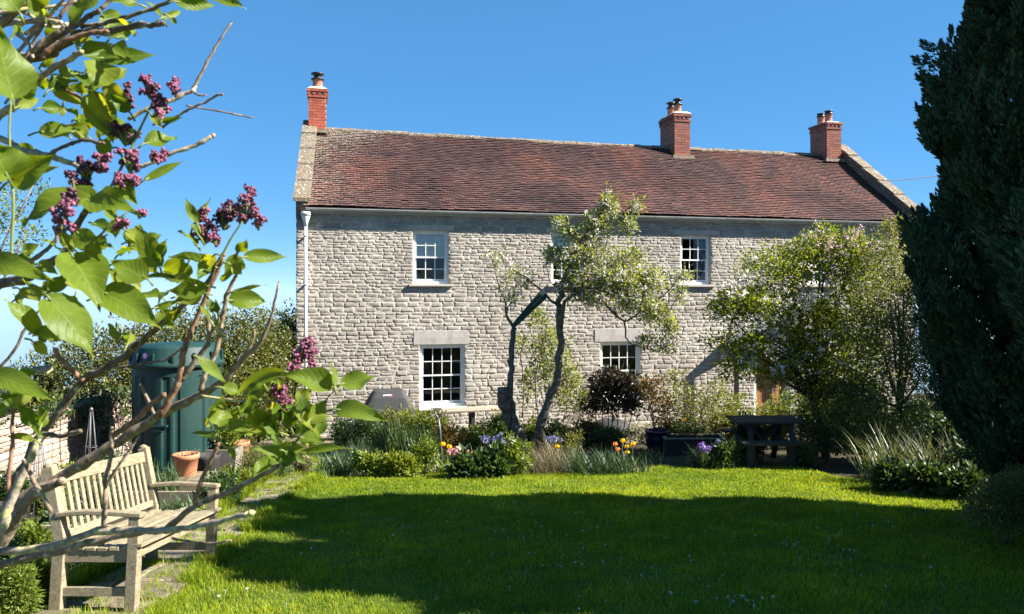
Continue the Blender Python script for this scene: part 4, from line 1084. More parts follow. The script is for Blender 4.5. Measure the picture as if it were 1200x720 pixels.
# apple tree traced limb by limb, at its own depth
AY = 13.5
at = empty('apple_tree', GY(618, AY), 'old leaning apple tree with two dark trunks and white blossom in front of the house', 'tree')
def A(px, py, dy=0.0): return rel(at, P(px, py, AY + dy))
def pr(px): return px / F * AY
tm = MB()
def al(pts, r0, r1, m=None, wob=.006):
    m_ = m or tm
    return limb(m_, [A(*p) for p in pts], pr(r0) * .62, pr(r1) * .62, 4, 8, wob)
al([(618, 545), (612, 520), (600, 492), (592, 474), (590, 454)], 14, 12, wob=.02)                     # left bole with its sawn stump
al([(601, 492), (598, 470), (597, 440), (599, 410), (603, 384)], 6.5, 5, wob=.018)
al([(620, 540), (628, 515), (636, 490), (648, 455), (655, 420), (657, 385), (656, 355), (656, 338)], 11, 5, wob=.022)
tm.build('trunk', 'apple_bark', at)
bm = MB(); tips = []
def br(*pts, r=(3, 1)): tips.append(al(list(pts), r[0], r[1], bm))
br((602, 384), (594, 370), (592, 352), (588, 345), (575, 300, -.1), r=(3.5, .6))
br((656, 360), (645, 352), (634, 340), (615, 325), (600, 315), (585, 300), r=(3, .8))
br((594, 365), (600, 350), (606, 335), r=(1.5, .5))
br((657, 385), (662, 355, -.2), (680, 342, -.3), (700, 333, -.3), (725, 320, -.2), (748, 305, -.1), r=(4.5, 1))
br((657, 340), (662, 320), (668, 300), (690, 270, .1), (705, 245, .1), (712, 225, .1), r=(4, 1))
br((656, 335), (668, 318, -.3), (700, 322, -.5), (730, 315, -.5), (765, 330, -.4), (790, 345, -.3), r=(3.5, .8))
br((690, 338, -.3), (705, 352, -.4), (722, 370, -.5), (735, 376, -.5), (752, 365, -.5), (765, 372, -.5), (780, 360, -.4), r=(3, .8))
br((732, 376, -.5), (733, 392, -.5), (738, 402, -.5), (755, 408, -.5), (768, 412, -.5), (785, 405, -.5), r=(1.8, .6))
br((700, 333, -.3), (715, 345, -.4), (745, 352, -.4), (775, 348, -.4), (800, 322, -.4), (812, 318, -.4), r=(2.2, .7))
br((705, 245, .1), (720, 255, .1), (735, 245, .1), (748, 235, .1), r=(1.6, .5))
br((680, 285, .1), (665, 270, .1), (652, 262, .1), r=(1.5, .5))
br((690, 270, .1), (695, 255, 0), (690, 235, 0), r=(1.3, .5))
br((660, 345, .2), (645, 330, .3), (640, 310, .3), r=(1.8, .6))
br((632, 500, .3), (628, 460, .4), (631, 420, .4), (640, 385, .4), r=(2.0, .6))
br((612, 490, .2), (614, 450, .3), (610, 415, .3), (622, 385, .3), r=(1.6, .5))
br((648, 455, .1), (668, 470, .2), (682, 480, .3), r=(1.2, .5))
al([(592, 470), (575, 455), (571, 440), (578, 425)], 1.2, .4, bm)
lobs = lobes_px([(712, 238, 14, 16, 13.6, .25), (745, 240, 8, 8, 13.6, .2), (700, 265, 26, 18, 13.6, .35), (735, 265, 14, 12, 13.5, .2), (672, 275, 22, 16, 13.6, .3), (655, 262, 10, 8, 13.6, .2), (690, 300, 40, 22, 13.5, .5), (735, 305, 26, 20, 13.3, .4),
                 (720, 330, 50, 22, 13.2, .6), (760, 330, 28, 22, 13.1, .4), (675, 330, 26, 20, 13.4, .5), (765, 365, 26, 18, 13.0, .4), (735, 355, 30, 14, 13.0, .4), (785, 380, 10, 14, 13.0, .3), (780, 405, 16, 8, 13.0, .25), (758, 400, 14, 8, 13.0, .25), (800, 345, 12, 12, 13.0, .25), (690, 350, 26, 10, 13.2, .4),
                 (800, 325, 16, 8, 13.1, .2), (650, 300, 14, 14, 13.7, .3)])
lobs2 = lobes_px([(582, 302, 18, 12, 13.4, .25), (600, 322, 20, 12, 13.4, .25), (602, 348, 20, 22, 13.5, .25), (620, 335, 14, 12, 13.5, .2)])
_, S2 = foliage('side_crown', at, lobs2, 75, 8, .07, .04, .075, 'apple_leaf', .5, .2)
_, S = foliage('crown', at, lobs, 1350, 9, .12, .04, .08, 'apple_leaf', .5, .2)
# twigs that reach each tuft
S = np.concatenate([S, S2])
idx = RNG.choice(len(S), 560, replace=False)
ends = [p for t in tips for p in t[len(t) // 3:]]
E = np.array([list(e) for e in ends])
for i in idx:
    q = Vector(S[i]) - at.location; j = int(np.argmin(((E - np.array(q)) ** 2).sum(1))); a = ends[j]
    if (q - a).length < .9: limb(bm, [a, a.lerp(q, .5) + Vector((0, 0, .03)), q], .009, .003, 3, 4)
bm.build('branches', 'apple_bark', at)
sel = S[RNG.random(len(S)) < .6]
flowers_at(at, sel + RNG.normal(size=sel.shape) * .03, 9, .05, 'white_petal', 'blossom', (.026, .046))
# saplings and suckers behind the apple tree
bush('sapling', 'pale leaved sapling growing up between and behind the two apple trunks', 640, 530, [(632, 420, 16, 30, 14.3, .25), (650, 450, 16, 30, 14.3, .25), (668, 465, 20, 24, 14.4, .3), (662, 420, 10, 24, 14.3, .2), (620, 455, 12, 24, 14.2, .2), (610, 400, 10, 14, 14.2, .2), (630, 375, 12, 18, 14.3, .2), (645, 400, 14, 20, 14.3, .2), (672, 440, 12, 22, 14.3, .2)], 430, 9, .1, (.04, .08), 'apple_leaf', 'pale_bark', 'tree', r0=.02)
# closed green parasol whose tilted canopy rests in the fork
pa = empty('parasol', GY(603, 13.25), 'closed dark green parasol tilted against the fork of the apple tree left trunk', 'parasol')
def Q(px, py): return rel(pa, P(px, py, 13.25))
m = MB(); m.tube([Q(597, 540), Q(600, 460), Q(602, 381)], .019, 8); m.build('pole', 'black_metal', pa)
m = MB(); a, b = Q(601, 383), Q(639, 343); d = (b - a); ln = d.length; d.normalize(); e1 = d.orthogonal().normalized(); e2 = d.cross(e1)
k = 28; vs = []; rings = [(0, .03), (.1, .04), (.35, .05), (.65, .062), (.9, .075), (1.0, .06)]
for t, r in rings:
    for j in range(k):
        rr = r * (1 + .28 * math.cos(j * 2 * PI / k * 8)); vs.append(a + d * ln * t + (e1 * math.cos(2 * PI * j / k) + e2 * math.sin(2 * PI * j / k)) * rr)
fs = [(i * k + j, i * k + (j + 1) % k, (i + 1) * k + (j + 1) % k, (i + 1) * k + j) for i in range(len(rings) - 1) for j in range(k)] + [tuple(range(k))[::-1], tuple((len(rings) - 1) * k + j for j in range(k))]
m.add(vs, fs); m.build('canopy', 'parasol_cloth', pa)

# multi stemmed copper shrub, orange tipped shrub and others near the terrace
cs = empty('copper_shrub', GY(716, 15.2), 'round dark copper leaved shrub on bare stems below the second ground floor window', 'shrub')
_, S = foliage('foliage', cs, lobes_px([(703, 458, 22, 22, 15.2, .35), (730, 456, 24, 24, 15.2, .35), (715, 444, 26, 14, 15.2, .3), (715, 474, 32, 14, 15.1, .35), (738, 474, 14, 14, 15.1, .25), (690, 472, 12, 12, 15.1, .2)]), 420, 10, .1, .06, .11, 'copper_leaf', .42, .4)
m = MB()
for px0, px1, py1 in ((702, 696, 455), (708, 706, 450), (714, 718, 446), (718, 728, 450), (722, 738, 458), (711, 712, 470), (726, 744, 466)):
    limb(m, [rel(cs, P(px0, 545, 15.2)), rel(cs, P((px0 + px1) / 2 + random.uniform(-2, 2), 500, 15.2 + random.uniform(-.1, .1))), rel(cs, P(px1, py1, 15.2 + random.uniform(-.2, .2)))], .017, .007, wob=.004)
m.build('stems', 'dark_bark', cs)
bush('orange_tipped_shrub', 'shrub with orange young leaf tips just right of the copper shrub', 768, 520, [(762, 460, 16, 18, 14.8, .3), (752, 455, 10, 12, 14.8, .2), (775, 480, 20, 20, 14.7, .3), (768, 448, 10, 8, 14.8, .2)], 150, 9, .1, (.04, .08), 'orange_leaf', 'pale_bark')
bush('loose_green_shrub', 'loose olive green shrub between the orange tipped shrub and the porch', 815, 525, [(795, 465, 24, 22, 15.0, .4), (825, 475, 26, 22, 15.0, .4), (805, 490, 30, 16, 14.8, .3), (848, 480, 18, 22, 15.2, .3), (842, 455, 14, 14, 15.2, .3), (792, 442, 10, 8, 15, .2)], 250, 10, .11, (.04, .085), 'grey_leaf', 'pale_bark')
bush('shady_mound', 'low clipped green mound in shade behind the blue pot', 760, 520, [(755, 512, 26, 12, 15.2, .4), (735, 508, 14, 8, 15.2, .2)], 130, 11, .07, (.025, .05), 'strap_leaf')
bush('porch_side_plant', 'pale green leafy plant growing beside the porch post and oak door', 880, 500, [(862, 478, 18, 18, 15.8, .3), (890, 485, 18, 14, 15.6, .3), (918, 475, 14, 20, 15.8, .3), (945, 465, 16, 24, 15.8, .3)], 190, 9, .1, (.04, .08), 'lime_leaf', 'pale_bark')

# ------------------------------------------------------------------ flower bed
def clump(name, label, cat, base, n, ln, wd, spread, mat, rad=.1, lean=(.05, .7), arch=.8, group=None):
    o = empty(name, base, label, cat, group)
    V, Fc = strap_arrays((0, 0, -.01), n, ln, wd, spread, lean, arch, 5, rad)
    np_mesh('leaves', V, Fc, mat, o); return o
def low(name, label, px, py, w, h, n, nl, lm, mat, cat='plant', Y=None, group=None, spread=.06, ratio=.5):
    b = GP(px, py) if Y is None else GY(px, Y); Y = b.y
    rx = w / F * Y; hz = h * 1.18 / F * Y
    o = empty(name, b, label, cat, group)
    lobs = [(b + Vector((random.uniform(-.5, .5) * rx, random.uniform(-.25, .3) * rx, hz * random.uniform(.35, .6))), (rx * random.uniform(.45, .7), rx * random.uniform(.35, .6), hz * random.uniform(.4, .55))) for _ in range(5)]
    foliage('foliage', o, lobs, int(n * 1.7), nl, spread, lm[0] * 1.15, lm[1] * 1.2, mat, ratio, .3)
    m = MB()
    for c, r in lobs:
        for k in range(2): limb(m, [(random.uniform(-.1, .1) * rx, random.uniform(-.1, .1) * rx, -.01), rel(o, c) * .5 + Vector((random.uniform(-.03, .03), 0, 0)), rel(o, c) + Vector((random.uniform(-.3, .3) * rx, 0, r[2] * .4))], .008, .003, 3, 4)
    m.build('stems', 'green_stem' if mat not in ('deep_leaf', 'grey_leaf') else 'dark_bark', o)
    return o
# strappy clumps, each where the photograph has one
clump('daffodil_clump', 'broad dark green strappy clump at the left end of the flower bed', 'plant', GP(398, 556), 260, .5, .016, 1.2, 'dark_strap', .28)
clump('daffodil_clump', 'narrower dark strappy clump behind the left end clump of the bed', 'plant', GP(425, 543), 150, .48, .015, 1.0, 'dark_strap', .2)
clump('iris_clump', 'tall upright blue green iris blades in front of the covered barbecue', 'plant', GP(470, 541), 120, .75, .022, .45, 'strap_leaf', .26, arch=.35)
clump('iris_clump', 'upright iris blades left of the two yellow tulips', 'plant', GP(500, 543), 110, .68, .02, .5, 'strap_leaf', .22, arch=.4)
clump('iris_clump', 'short upright blades just behind the small covered barbecue shrub', 'plant', GP(447, 535), 80, .6, .018, .5, 'strap_leaf', .18, arch=.4)
clump('tulip_leaves', 'clump of broad upright tulip leaves under the two yellow tulips', 'plant', GP(524, 556), 60, .34, .03, .8, 'lime_leaf', .16, arch=.7)
clump('ornamental_grass', 'tan and green arching grass mound around the foot of the apple tree', 'grass', GP(632, 554), 420, .52, .007, 1.2, 'dry_stalk', .34)
clump('ornamental_grass', 'smaller tan grass mound just right of the apple tree foot', 'grass', GP(662, 553), 260, .48, .007, 1.2, 'dry_stalk', .26)
clump('daylily_clump', 'dark green strappy clump in front of the copper shrub', 'plant', GP(692, 556), 230, .5, .014, 1.3, 'dark_strap', .3)
clump('daylily_clump', 'dark strappy clump beneath the orange tulips', 'plant', GP(722, 555), 200, .45, .014, 1.3, 'dark_strap', .26)
clump('agapanthus_clump', 'dark strappy clump with purple flowers left of the picnic table', 'plant', GP(832, 548), 230, .46, .018, 1.3, 'dark_strap', .26)
for px, py, n, ln, mt, lab in ((442, 556, 60, .4, 'strap_leaf', 'loose tuft of grassy leaves between the two bright mounds at the left of the bed'), (484, 552, 60, .5, 'dark_strap', 'dark grassy tuft beside the spurge like plant'), (512, 548, 60, .46, 'strap_leaf', 'grassy tuft at the foot of the garden fork'), (560, 553, 70, .45, 'strap_leaf', 'grassy tuft between the pink flowers and the bluebells'),
        (590, 556, 60, .42, 'dark_strap', 'dark grassy tuft right of the bluebells'), (612, 552, 80, .5, 'dry_stalk', 'dry stalks left of the apple tree foot'), (645, 545, 90, .6, 'dry_stalk', 'tall dry stalks at the foot of the right apple trunk'), (676, 552, 70, .46, 'iris_blade', 'pale grassy tuft between the tan grass and the dark strappy clump'), (765, 543, 70, .42, 'dark_strap', 'shaded grassy tuft in front of the blue pot'), (745, 554, 60, .34, 'dark_strap', 'small dark tuft at the right end of the tulip group'), (380, 560, 50, .3, 'strap_leaf', 'small grassy tuft at the very left corner of the bed')):
    clump('grassy_tuft', lab, 'plant', GP(px, py), n, ln, .011, 1.1, mt, .22, arch=.9)
for i, (px, py, lab) in enumerate(((1035, 566, 'long arching sunlit iris blades at the left end of the right hand bed'), (1068, 570, 'pale iris blades second from the left in the right hand bed'), (1105, 572, 'tall iris blades in the middle of the right hand bed below the conifer'), (1140, 574, 'iris blades at the right end of the right hand bed beside the grey cushion shrub'))):
    clump('iris_clump', lab, 'plant', GP(px, py), 120, .85 if i < 3 else .55, .019, .85, 'iris_blade', .3, arch=.75)
for px, py, lab in ((1052, 576, 'low dark leafy plant at the front of the right hand bed below the pale iris'), (1090, 582, 'dark bergenia like plant at the lawn edge in the right hand bed'), (1125, 586, 'dark leafy plant nearest the grey cushion shrub')):
    low('leafy_perennial', lab, px, py, 26, 30, 110, 9, (.05, .1), 'deep_leaf', spread=.07)
m_ = [('fresh_perennial', 'bright green leafy mound at the lawn edge left of the yellow tulips', 437, 559, 26, 26, 130, 9, (.03, .06), 'lime_leaf'),
      ('fresh_perennial', 'mid green leafy mound at the lawn edge below the iris blades', 472, 560, 26, 28, 130, 9, (.03, .06), 'spring_leaf'),
      ('fresh_perennial', 'yellow green spurge like plant close to the two yellow tulips', 494, 558, 16, 42, 110, 9, (.03, .055), 'lime_leaf'),
      ('glossy_perennial', 'dark green glossy leaved plant beneath the pink flowers', 548, 561, 22, 20, 90, 8, (.07, .13), 'strap_leaf'),
      ('glossy_perennial', 'broad leaved green plant beneath the bluebells', 575, 560, 24, 28, 110, 8, (.07, .13), 'strap_leaf'),
      ('fresh_perennial', 'bright green leafy plant left of the tan grass mound', 603, 558, 24, 36, 130, 9, (.035, .07), 'lime_leaf'),
      ('low_shrub', 'small leaved green shrub in front of the barbecue', 428, 530, 36, 46, 260, 10, (.025, .05), 'strap_leaf'),
      ('low_shrub', 'small dark shrub against the left corner of the covered barbecue', 408, 527, 22, 36, 160, 10, (.025, .05), 'deep_leaf'),
      ('low_shrub', 'yellow green shrub right of the barbecue below the first window', 492, 528, 34, 40, 230, 10, (.03, .06), 'spring_leaf'),
      ('low_shrub', 'yellow green shrub in front of the long plank table', 553, 536, 40, 34, 300, 10, (.03, .06), 'spring_leaf'),
      ('low_shrub', 'pale leaved shrub against the left side of the apple tree', 590, 530, 24, 44, 170, 10, (.03, .06), 'lime_leaf'),
      ('low_shrub', 'straggly olive shrub right of the apple tree below the folding chair', 665, 540, 30, 34, 150, 9, (.03, .06), 'grey_leaf'),
      ('low_shrub', 'pink tinged small shrub beside the fork handle', 530, 540, 24, 40, 170, 9, (.03, .06), 'orange_leaf'),
      ('leafy_perennial', 'dark leafy plant in the shade left of the picnic table', 852, 549, 18, 28, 110, 9, (.04, .08), 'deep_leaf'),
      ('leafy_perennial', 'dark leafy mass behind the picnic table seat', 880, 540, 30, 44, 200, 10, (.04, .08), 'deep_leaf'),
      ('leafy_perennial', 'shaded leafy clump beneath the picnic table right end', 938, 549, 20, 24, 110, 9, (.03, .07), 'deep_leaf')]
m_ += [('back_shrub', 'olive green bushy plant behind the tall iris blades', 462, 522, 34, 40, 280, 10, (.03, .06), 'grey_leaf'),
       ('back_shrub', 'green bushy plant between the yellow green shrub and the fork handle', 510, 527, 22, 28, 240, 10, (.03, .06), 'strap_leaf'),
       ('back_shrub', 'mid green plant right behind the bluebells', 580, 533, 26, 40, 240, 10, (.03, .06), 'strap_leaf'),
       ('back_shrub', 'green leafy plant between the two apple trunks', 616, 536, 24, 40, 220, 10, (.03, .06), 'spring_leaf'),
       ('back_shrub', 'dark green plant right of the right apple trunk', 652, 534, 22, 36, 200, 10, (.03, .06), 'strap_leaf'),
       ('back_shrub', 'dull brownish plant left of the copper shrub stems', 682, 532, 22, 36, 200, 10, (.03, .06), 'orange_leaf'),
       ('back_shrub', 'dark green plant at the feet of the copper shrub', 708, 535, 26, 30, 220, 10, (.03, .06), 'deep_leaf'),
       ('back_shrub', 'dark plant below the olive shrub near the trough', 800, 530, 40, 34, 300, 10, (.03, .06), 'deep_leaf'),
       ('back_shrub', 'shaded green plant between the trough and the porch post', 850, 522, 30, 40, 260, 10, (.03, .06), 'grey_leaf'),
       ('back_shrub', 'shaded green plant behind the picnic table top', 905, 520, 36, 44, 300, 10, (.03, .06), 'grey_leaf')]
for a in m_: low(*a[:10], 'shrub' if 'shrub' in a[0] else 'plant')
# flowers: one of each built, the rest copied
def tulip_proto(mat, label, group):
    o = empty('tulip', (0, 0, 0), label, 'flower', group)
    m = MB(); limb(m, [(0, 0, 0), (.01, 0, .16), (.0, .01, .34)], .005, .004, 3, 5); m.build('stem', 'green_stem', o)
    vs = []; fs = []
    for k in range(6):
        a = k * PI / 3; r = .024 if k % 2 else .028
        prof = [(.003, .34), (r, .352), (r * 1.12, .375), (r * .8, .405)]; wd = [.006, .02, .022, .003]
        b = len(vs)
        for (rr, z), w in zip(prof, wd):
            for s in (-1, 0, 1):
                q = rr * (1 if s == 0 else .93); vs.append((q * math.cos(a) - s * w * math.sin(a), q * math.sin(a) + s * w * math.cos(a), z))
        for i in range(3):
            for j in range(2): fs.append((b + i * 3 + j, b + i * 3 + j + 1, b + i * 3 + 4 + j, b + i * 3 + 3 + j))
    m = MB(); m.add(vs, fs, True); m.build('petals', mat, o)
    V, Fc = strap_arrays((0, 0, 0), 3, .26, .03, .7, (.1, .5), .6, 4, .01); np_mesh('leaf', V, Fc, 'lime_leaf', o)
    return o
def plant_tulips(mat, spots):
    first = None
    for px, py, Y, lab in spots:
        top = P(px, py, Y); z = gz(Y)
        o = tulip_proto(mat, lab, 'tulips in the flower bed') if first is None else copy_tree(first)
        first = first or o
        s = max(.7, (top.z - z) / .38); o.location = (top.x, Y, z); o.scale = (1.15, 1.15, s); o.rotation_euler.z = random.uniform(0, 6); o['label'] = lab
plant_tulips('yellow_petal', [(519, 520, 11.75, 'left and taller of the two yellow tulips beside the fork handle'), (526.5, 523, 11.7, 'right and shorter of the two yellow tulips beside the fork handle'), (653, 523, 11.8, 'single yellow tulip standing in the tan grass right of the apple tree'),
                              (730, 516, 12.3, 'yellow tulip touching the orange tulip under the copper shrub'), (735, 523, 12.3, 'small yellow tulip in the middle of the group under the copper shrub'), (742, 520, 12.3, 'rightmost yellow tulip under the copper shrub'), (735, 530, 12.1, 'lowest small yellow tulip under the copper shrub')])
plant_tulips('orange_petal', [(721, 520, 12.2, 'orange red tulip under the copper shrub'), (724, 526, 12.1, 'lower orange red tulip just below its taller twin under the copper shrub')])
def spikes(name, label, cat, px, py, Y, w, h, n, mat, group=None, stem=.3):
    """flower heads on stalks: the heads cover w by h pixels round (px,py)"""
    b = GY(px, Y); o = empty(name, b, label, cat, group); hd = []; m = MB()
    for i in range(n):
        q = P(px + random.gauss(0, w * .4), py + random.gauss(0, h * .35), Y + random.uniform(-.12, .12)); hd.append(q)
        g = rel(o, q); limb(m, [(g.x * .5, g.y * .5, 0), (g.x * .85, g.y * .85, g.z * .55), g], .004, .003, 3, 4)
    m.build('stalks', 'green_stem', o); flowers_at(o, hd, 12, .028, mat, 'petals', (.018, .034)); return o
spikes('bluebells', 'clump of pale blue bluebells in front of the apple tree', 'flower', 584, 517, 12.2, 18, 10, 34, 'blue_petal')
spikes('bluebells', 'smaller sprinkle of bluebells left of the main bluebell clump', 'flower', 569, 514, 12.3, 6, 6, 8, 'blue_petal')
spikes('pink_flowers', 'cluster of salmon pink flower heads right of the two yellow tulips', 'flower', 540, 529, 11.6, 14, 6, 34, 'rose_petal')
spikes('pink_flowers', 'small pale pink flower heads beside the salmon pink cluster', 'flower', 554, 534, 11.6, 5, 4, 8, 'pink_petal')
spikes('purple_flowers', 'purple flower heads in the shade left of the picnic table', 'flower', 824, 524, 12.1, 10, 8, 20, 'purple_petal')
spikes('purple_flowers', 'dim blue purple flower heads nearest the picnic table seat', 'flower', 843, 521, 12.3, 8, 6, 12, 'blue_petal')
spikes('violet_flowers', 'faint violet flower heads at the foot of the right apple trunk', 'flower', 648, 516, 12.6, 12, 8, 14, 'blue_petal')
spikes('yellow_flower', 'small yellow flower in the olive shrub near the porch', 'flower', 802, 492, 14.4, 2, 2, 4, 'yellow_petal')

# ------------------------------------------------------------------ things on the terrace
# covered barbecue
bb = empty('barbecue', GY(455, 17.0), 'barbecue under a dark grey fabric cover with white badge beside the left window', 'barbecue', rz=TH)
def bq(px, py, dy=0): return P(px, py, 17.0 + dy) - bb.location
hw, dp_ = .57, .30
def ring(w, d, z, n=28, sag=0):
    out = []
    for i in range(n):
        a = 2 * PI * i / n; c, s = math.cos(a), math.sin(a); e = .28
        out.append((w * math.copysign(abs(c) ** e, c), d * math.copysign(abs(s) ** e, s), z + sag * math.sin(i * 2.3) + random.uniform(-.004, .004)))
    return out
ztop = CAMZ - (458 - HOR) / F * 16.8 - bb.location.z
m = MB(); vs = []; levels = [(.04, .02, ztop), (.30, .14, ztop + .0), (.335, .17, ztop - .02), (.42, .24, ztop - .16), (.54, .29, ztop - .36), (.57, .31, ztop - .42), (.575, .315, ztop - .52)]
n = 28
for li, (w_, d_, z_) in enumerate(levels): vs += ring(w_, d_, z_, n, .0 if li < 5 else .03)
fs = [(i * n + j, (i + 1) * n + j, (i + 1) * n + (j + 1) % n, i * n + (j + 1) % n) for i in range(len(levels) - 1) for j in range(n)] + [tuple(range(n))]
m.add(vs, fs, False); m.build('cover', 'grey_cover', bb)
m = MB()
for sx in (-1, 1):
    for sy in (-1, 1): m.box((sx * .38, sy * .2, (ztop - .5) / 2), (.05, .05, ztop - .5))
m.box((0, 0, .22), (.8, .42, .03)); m.box((0, -.21, (ztop - .5) * .62), (.72, .02, .2)); m.build('stand', 'black_metal', bb)
m = MB(); q = Matrix.Rotation(R(-24), 3, 'X'); c0 = Vector((-.03, -.213, ztop - .115)); m.box(c0, (.19, .006, .055), q); m.build('badge', 'white_paint', bb)
m = MB(); m.box(c0 + Vector((.078, -.004, .0)), (.03, .004, .04), q); m.build('badge_mark', 'tag_red', bb)
# plank table in front of the first window
tb = empty('plank_table', GY(556, 17.1), 'long weathered plank table on dark legs below the first ground floor window', 'table', rz=TH)
m = MB()
for k in range(4): m.box((0, -.21 + k * .14, .70), (1.85, .132, .035), jit=.004)
m.build('tabletop', 'chair_wood', tb)
for sx in (-.8, -.06, .8):
    m = MB(); m.box((sx, -.18, .34), (.07, .06, .68)); m.box((sx, .18, .34), (.07, .06, .68)); m.box((sx, 0, .63), (.06, .36, .07)); m.build('trestle', 'dark_timber', tb)
m = MB(); m.box((0, 0, .2), (1.6, .3, .03)); m.build('lower_shelf', 'chair_wood', tb)
# folding chair
fc = empty('folding_chair', GY(664, 16.0), 'folding wooden garden chair facing left behind the apple tree', 'chair', rz=.15)
def C_(px, py): v = P(px, py, 16.0) - fc.location; return Vector((v.x, 0, v.z))
for yy in (-.22, .22):
    m = MB(); o = Vector((0, yy, 0))
    m.bar(C_(684, 462) + o, C_(671, 505) + o, .035, .05, (0, 1, 0)); m.bar(C_(671, 505) + o, C_(664, 525) + o, .035, .05, (0, 1, 0)); m.build('back_leg', 'chair_wood', fc)
    m = MB(); m.bar(C_(653, 494) + o, C_(672, 514) + o, .035, .05, (0, 1, 0)); m.bar(C_(667, 484) + o, C_(652, 520) + o, .035, .045, (0, 1, 0)); m.build('front_leg', 'chair_wood', fc)
    m = MB(); m.bar(C_(655, 484) + o, C_(682, 486) + o, .05, .03, (0, 0, 1)); m.build('armrest', 'chair_wood', fc)
m = MB()
for i in range(6): 
    c = C_(645 + i * 5, 496 + i * .7); m.box(c, (.07, .5, .022))
m.build('seat', 'chair_wood', fc)
m = MB()
for i in range(7): m.bar(C_(684, 464) + Vector((0, -.19 + i * .063, 0)), C_(675, 493) + Vector((0, -.19 + i * .063, 0)), .03, .015, (0, 1, 0))
m.build('back_slats', 'chair_wood', fc)
# blue watering can hung on the chair corner
wc = empty('watering_can', P(680, 512, 15.6), 'small bright blue plastic watering can beside the folding chair', 'watering can')
m = MB(); m.lathe([(.0, 0), (.12, .0), (.125, .02), (.11, .2), (.1, .24), (.085, .24), (.08, .2)], 18); m.build('body', 'blue_plastic', wc)
m = MB(); m.tube([(.1, 0, .06), (.19, 0, .16), (.25, 0, .27)], [.025, .018, .016], 8); m.lathe([(.015, 0), (.04, .04), (.0, .045)], 10, (.25, 0, .26)); m.build('spout', 'blue_plastic', wc)
m = MB(); m.tube(smooth_path([(-.11, 0, .06), (-.2, 0, .12), (-.16, 0, .25), (0, 0, .32), (.08, 0, .24)], 4), .012, 7); m.build('handle', 'blue_plastic', wc)
wc.scale = (.62, .62, .68)
wc_s = empty('plant_stand', GY(680, 15.6), 'small wooden stand under the blue watering can', 'stand')
hh = wc.location.z - wc_s.location.z - .03
m = MB(); m.box((0, 0, hh), (.3, .3, .04))
m.build('top', 'chair_wood', wc_s)
for sx in (-.11, .11):
    for sy in (-.11, .11):
        m = MB(); m.box((sx, sy, hh / 2 - .01), (.04, .04, hh - .02)); m.build('leg', 'chair_wood', wc_s)
# black cloth covered thing on thin legs behind the copper shrub
kb = empty('covered_grill', GY(716, 16.2), 'rounded black covered garden grill on thin legs half hidden behind the copper shrub', 'grill')
m = MB(); vs = []; lv = [(.05, .95), (.25, .93), (.36, .82), (.40, .66), (.41, .5), (.38, .42)]; n = 26
zsc = (CAMZ - (492 - HOR) / F * 16.2 - kb.location.z) / .95
for r, z in lv:
    for j in range(n):
        a = 2 * PI * j / n; rr = r * (1 + .05 * math.sin(5 * a) * (1 if z < .7 else .3)); vs.append((rr * math.cos(a), rr * math.sin(a), z * zsc + (.03 * math.sin(3 * a) if z < .45 else 0)))
m.add(vs, [(i * n + j, (i + 1) * n + j, (i + 1) * n + (j + 1) % n, i * n + (j + 1) % n) for i in range(len(lv) - 1) for j in range(n)] + [tuple(range(n))], True); m.build('cover', 'black_cloth', kb)
for k in range(3):
    a = k * 2 * PI / 3 + .4; m = MB(); m.tube([(.1 * math.cos(a), .1 * math.sin(a), .5), (.3 * math.cos(a), .3 * math.sin(a), 0)], .014, 7); m.build('leg', 'black_metal', kb)
fl = MB(); fl.lathe([(0, -.06), (.04, -.045), (.06, 0), (.04, .045), (0, .06)], 14); o = fl.build('ball', 'red_ball'); o.location = P(697, 507, 15.7); tag(o, 'small round crimson ball resting by the black covered grill', 'ball')
o.location.z = gz(15.7) + .42
br_ = MB(); br_.lathe([(.0, 0), (.10, 0), (.105, .02), (.13, .30), (.15, .31), (.15, .35), (.12, .36), (.1, .3), (0, .3)], 20); o2 = br_.build('brick_red_pot', 'terracotta'); o2.scale = (.7, .7, .7); o.scale = (.75, .75, .75); o.location.z = gz(15.7) + .36 * .7 + .045; o2.location = (o.location.x, 15.7, gz(15.7) + .001); tag(o2, 'upturned red clay pot under the crimson ball by the copper shrub', 'pot')
# pots in the shade
def lathe_pot(name, prof, loc, mat, label, cat, soil=None):
    o = empty(name, loc, label, cat)
    m = MB(); m.lathe(prof, 28); m.build('body', mat, o); return o
p = GY(770, 14.4); pot = lathe_pot('glazed_pot', [(.0, 0), (.16, 0), (.17, .02), (.25, .25), (.27, .42), (.25, .5), (.28, .53), (.28, .56), (.25, .56), (.23, .45), (0, .43)], p, 'blue_glaze', 'dark blue glazed pot in shade beside the path gap', 'pot')
pot.scale = (.85, .85, .78)
m = MB(); m.lathe([(0, .44), (.23, .45)], 20, capb=False, capt=False); m.build('soil', 'bare_soil', pot)
tr = empty('planter_trough', GY(812, 14.2), 'long dark rectangular planter trough in shade right of the blue pot', 'planter'); tr.scale = (1, 1, .8)
m = MB()
for (c, d) in (((0, -.2, .2), (1.1, .03, .4)), ((0, .2, .2), (1.1, .03, .4)), ((-.54, 0, .2), (.03, .37, .4)), ((.54, 0, .2), (.03, .37, .4))): m.box(c, d)
m.build('sides', 'dark_trough', tr)
m = MB(); m.box((0, 0, .17), (1.04, .36, .3)); m.build('soil', 'bare_soil', tr)
m = MB()
for (c, d) in (((0, -.205, .415), (1.14, .06, .028)), ((0, .205, .415), (1.14, .06, .028)), ((-.545, 0, .415), (.06, .34, .028)), ((.545, 0, .415), (.06, .34, .028))): m.box(c, d)
m.build('rim', 'old_board', tr)
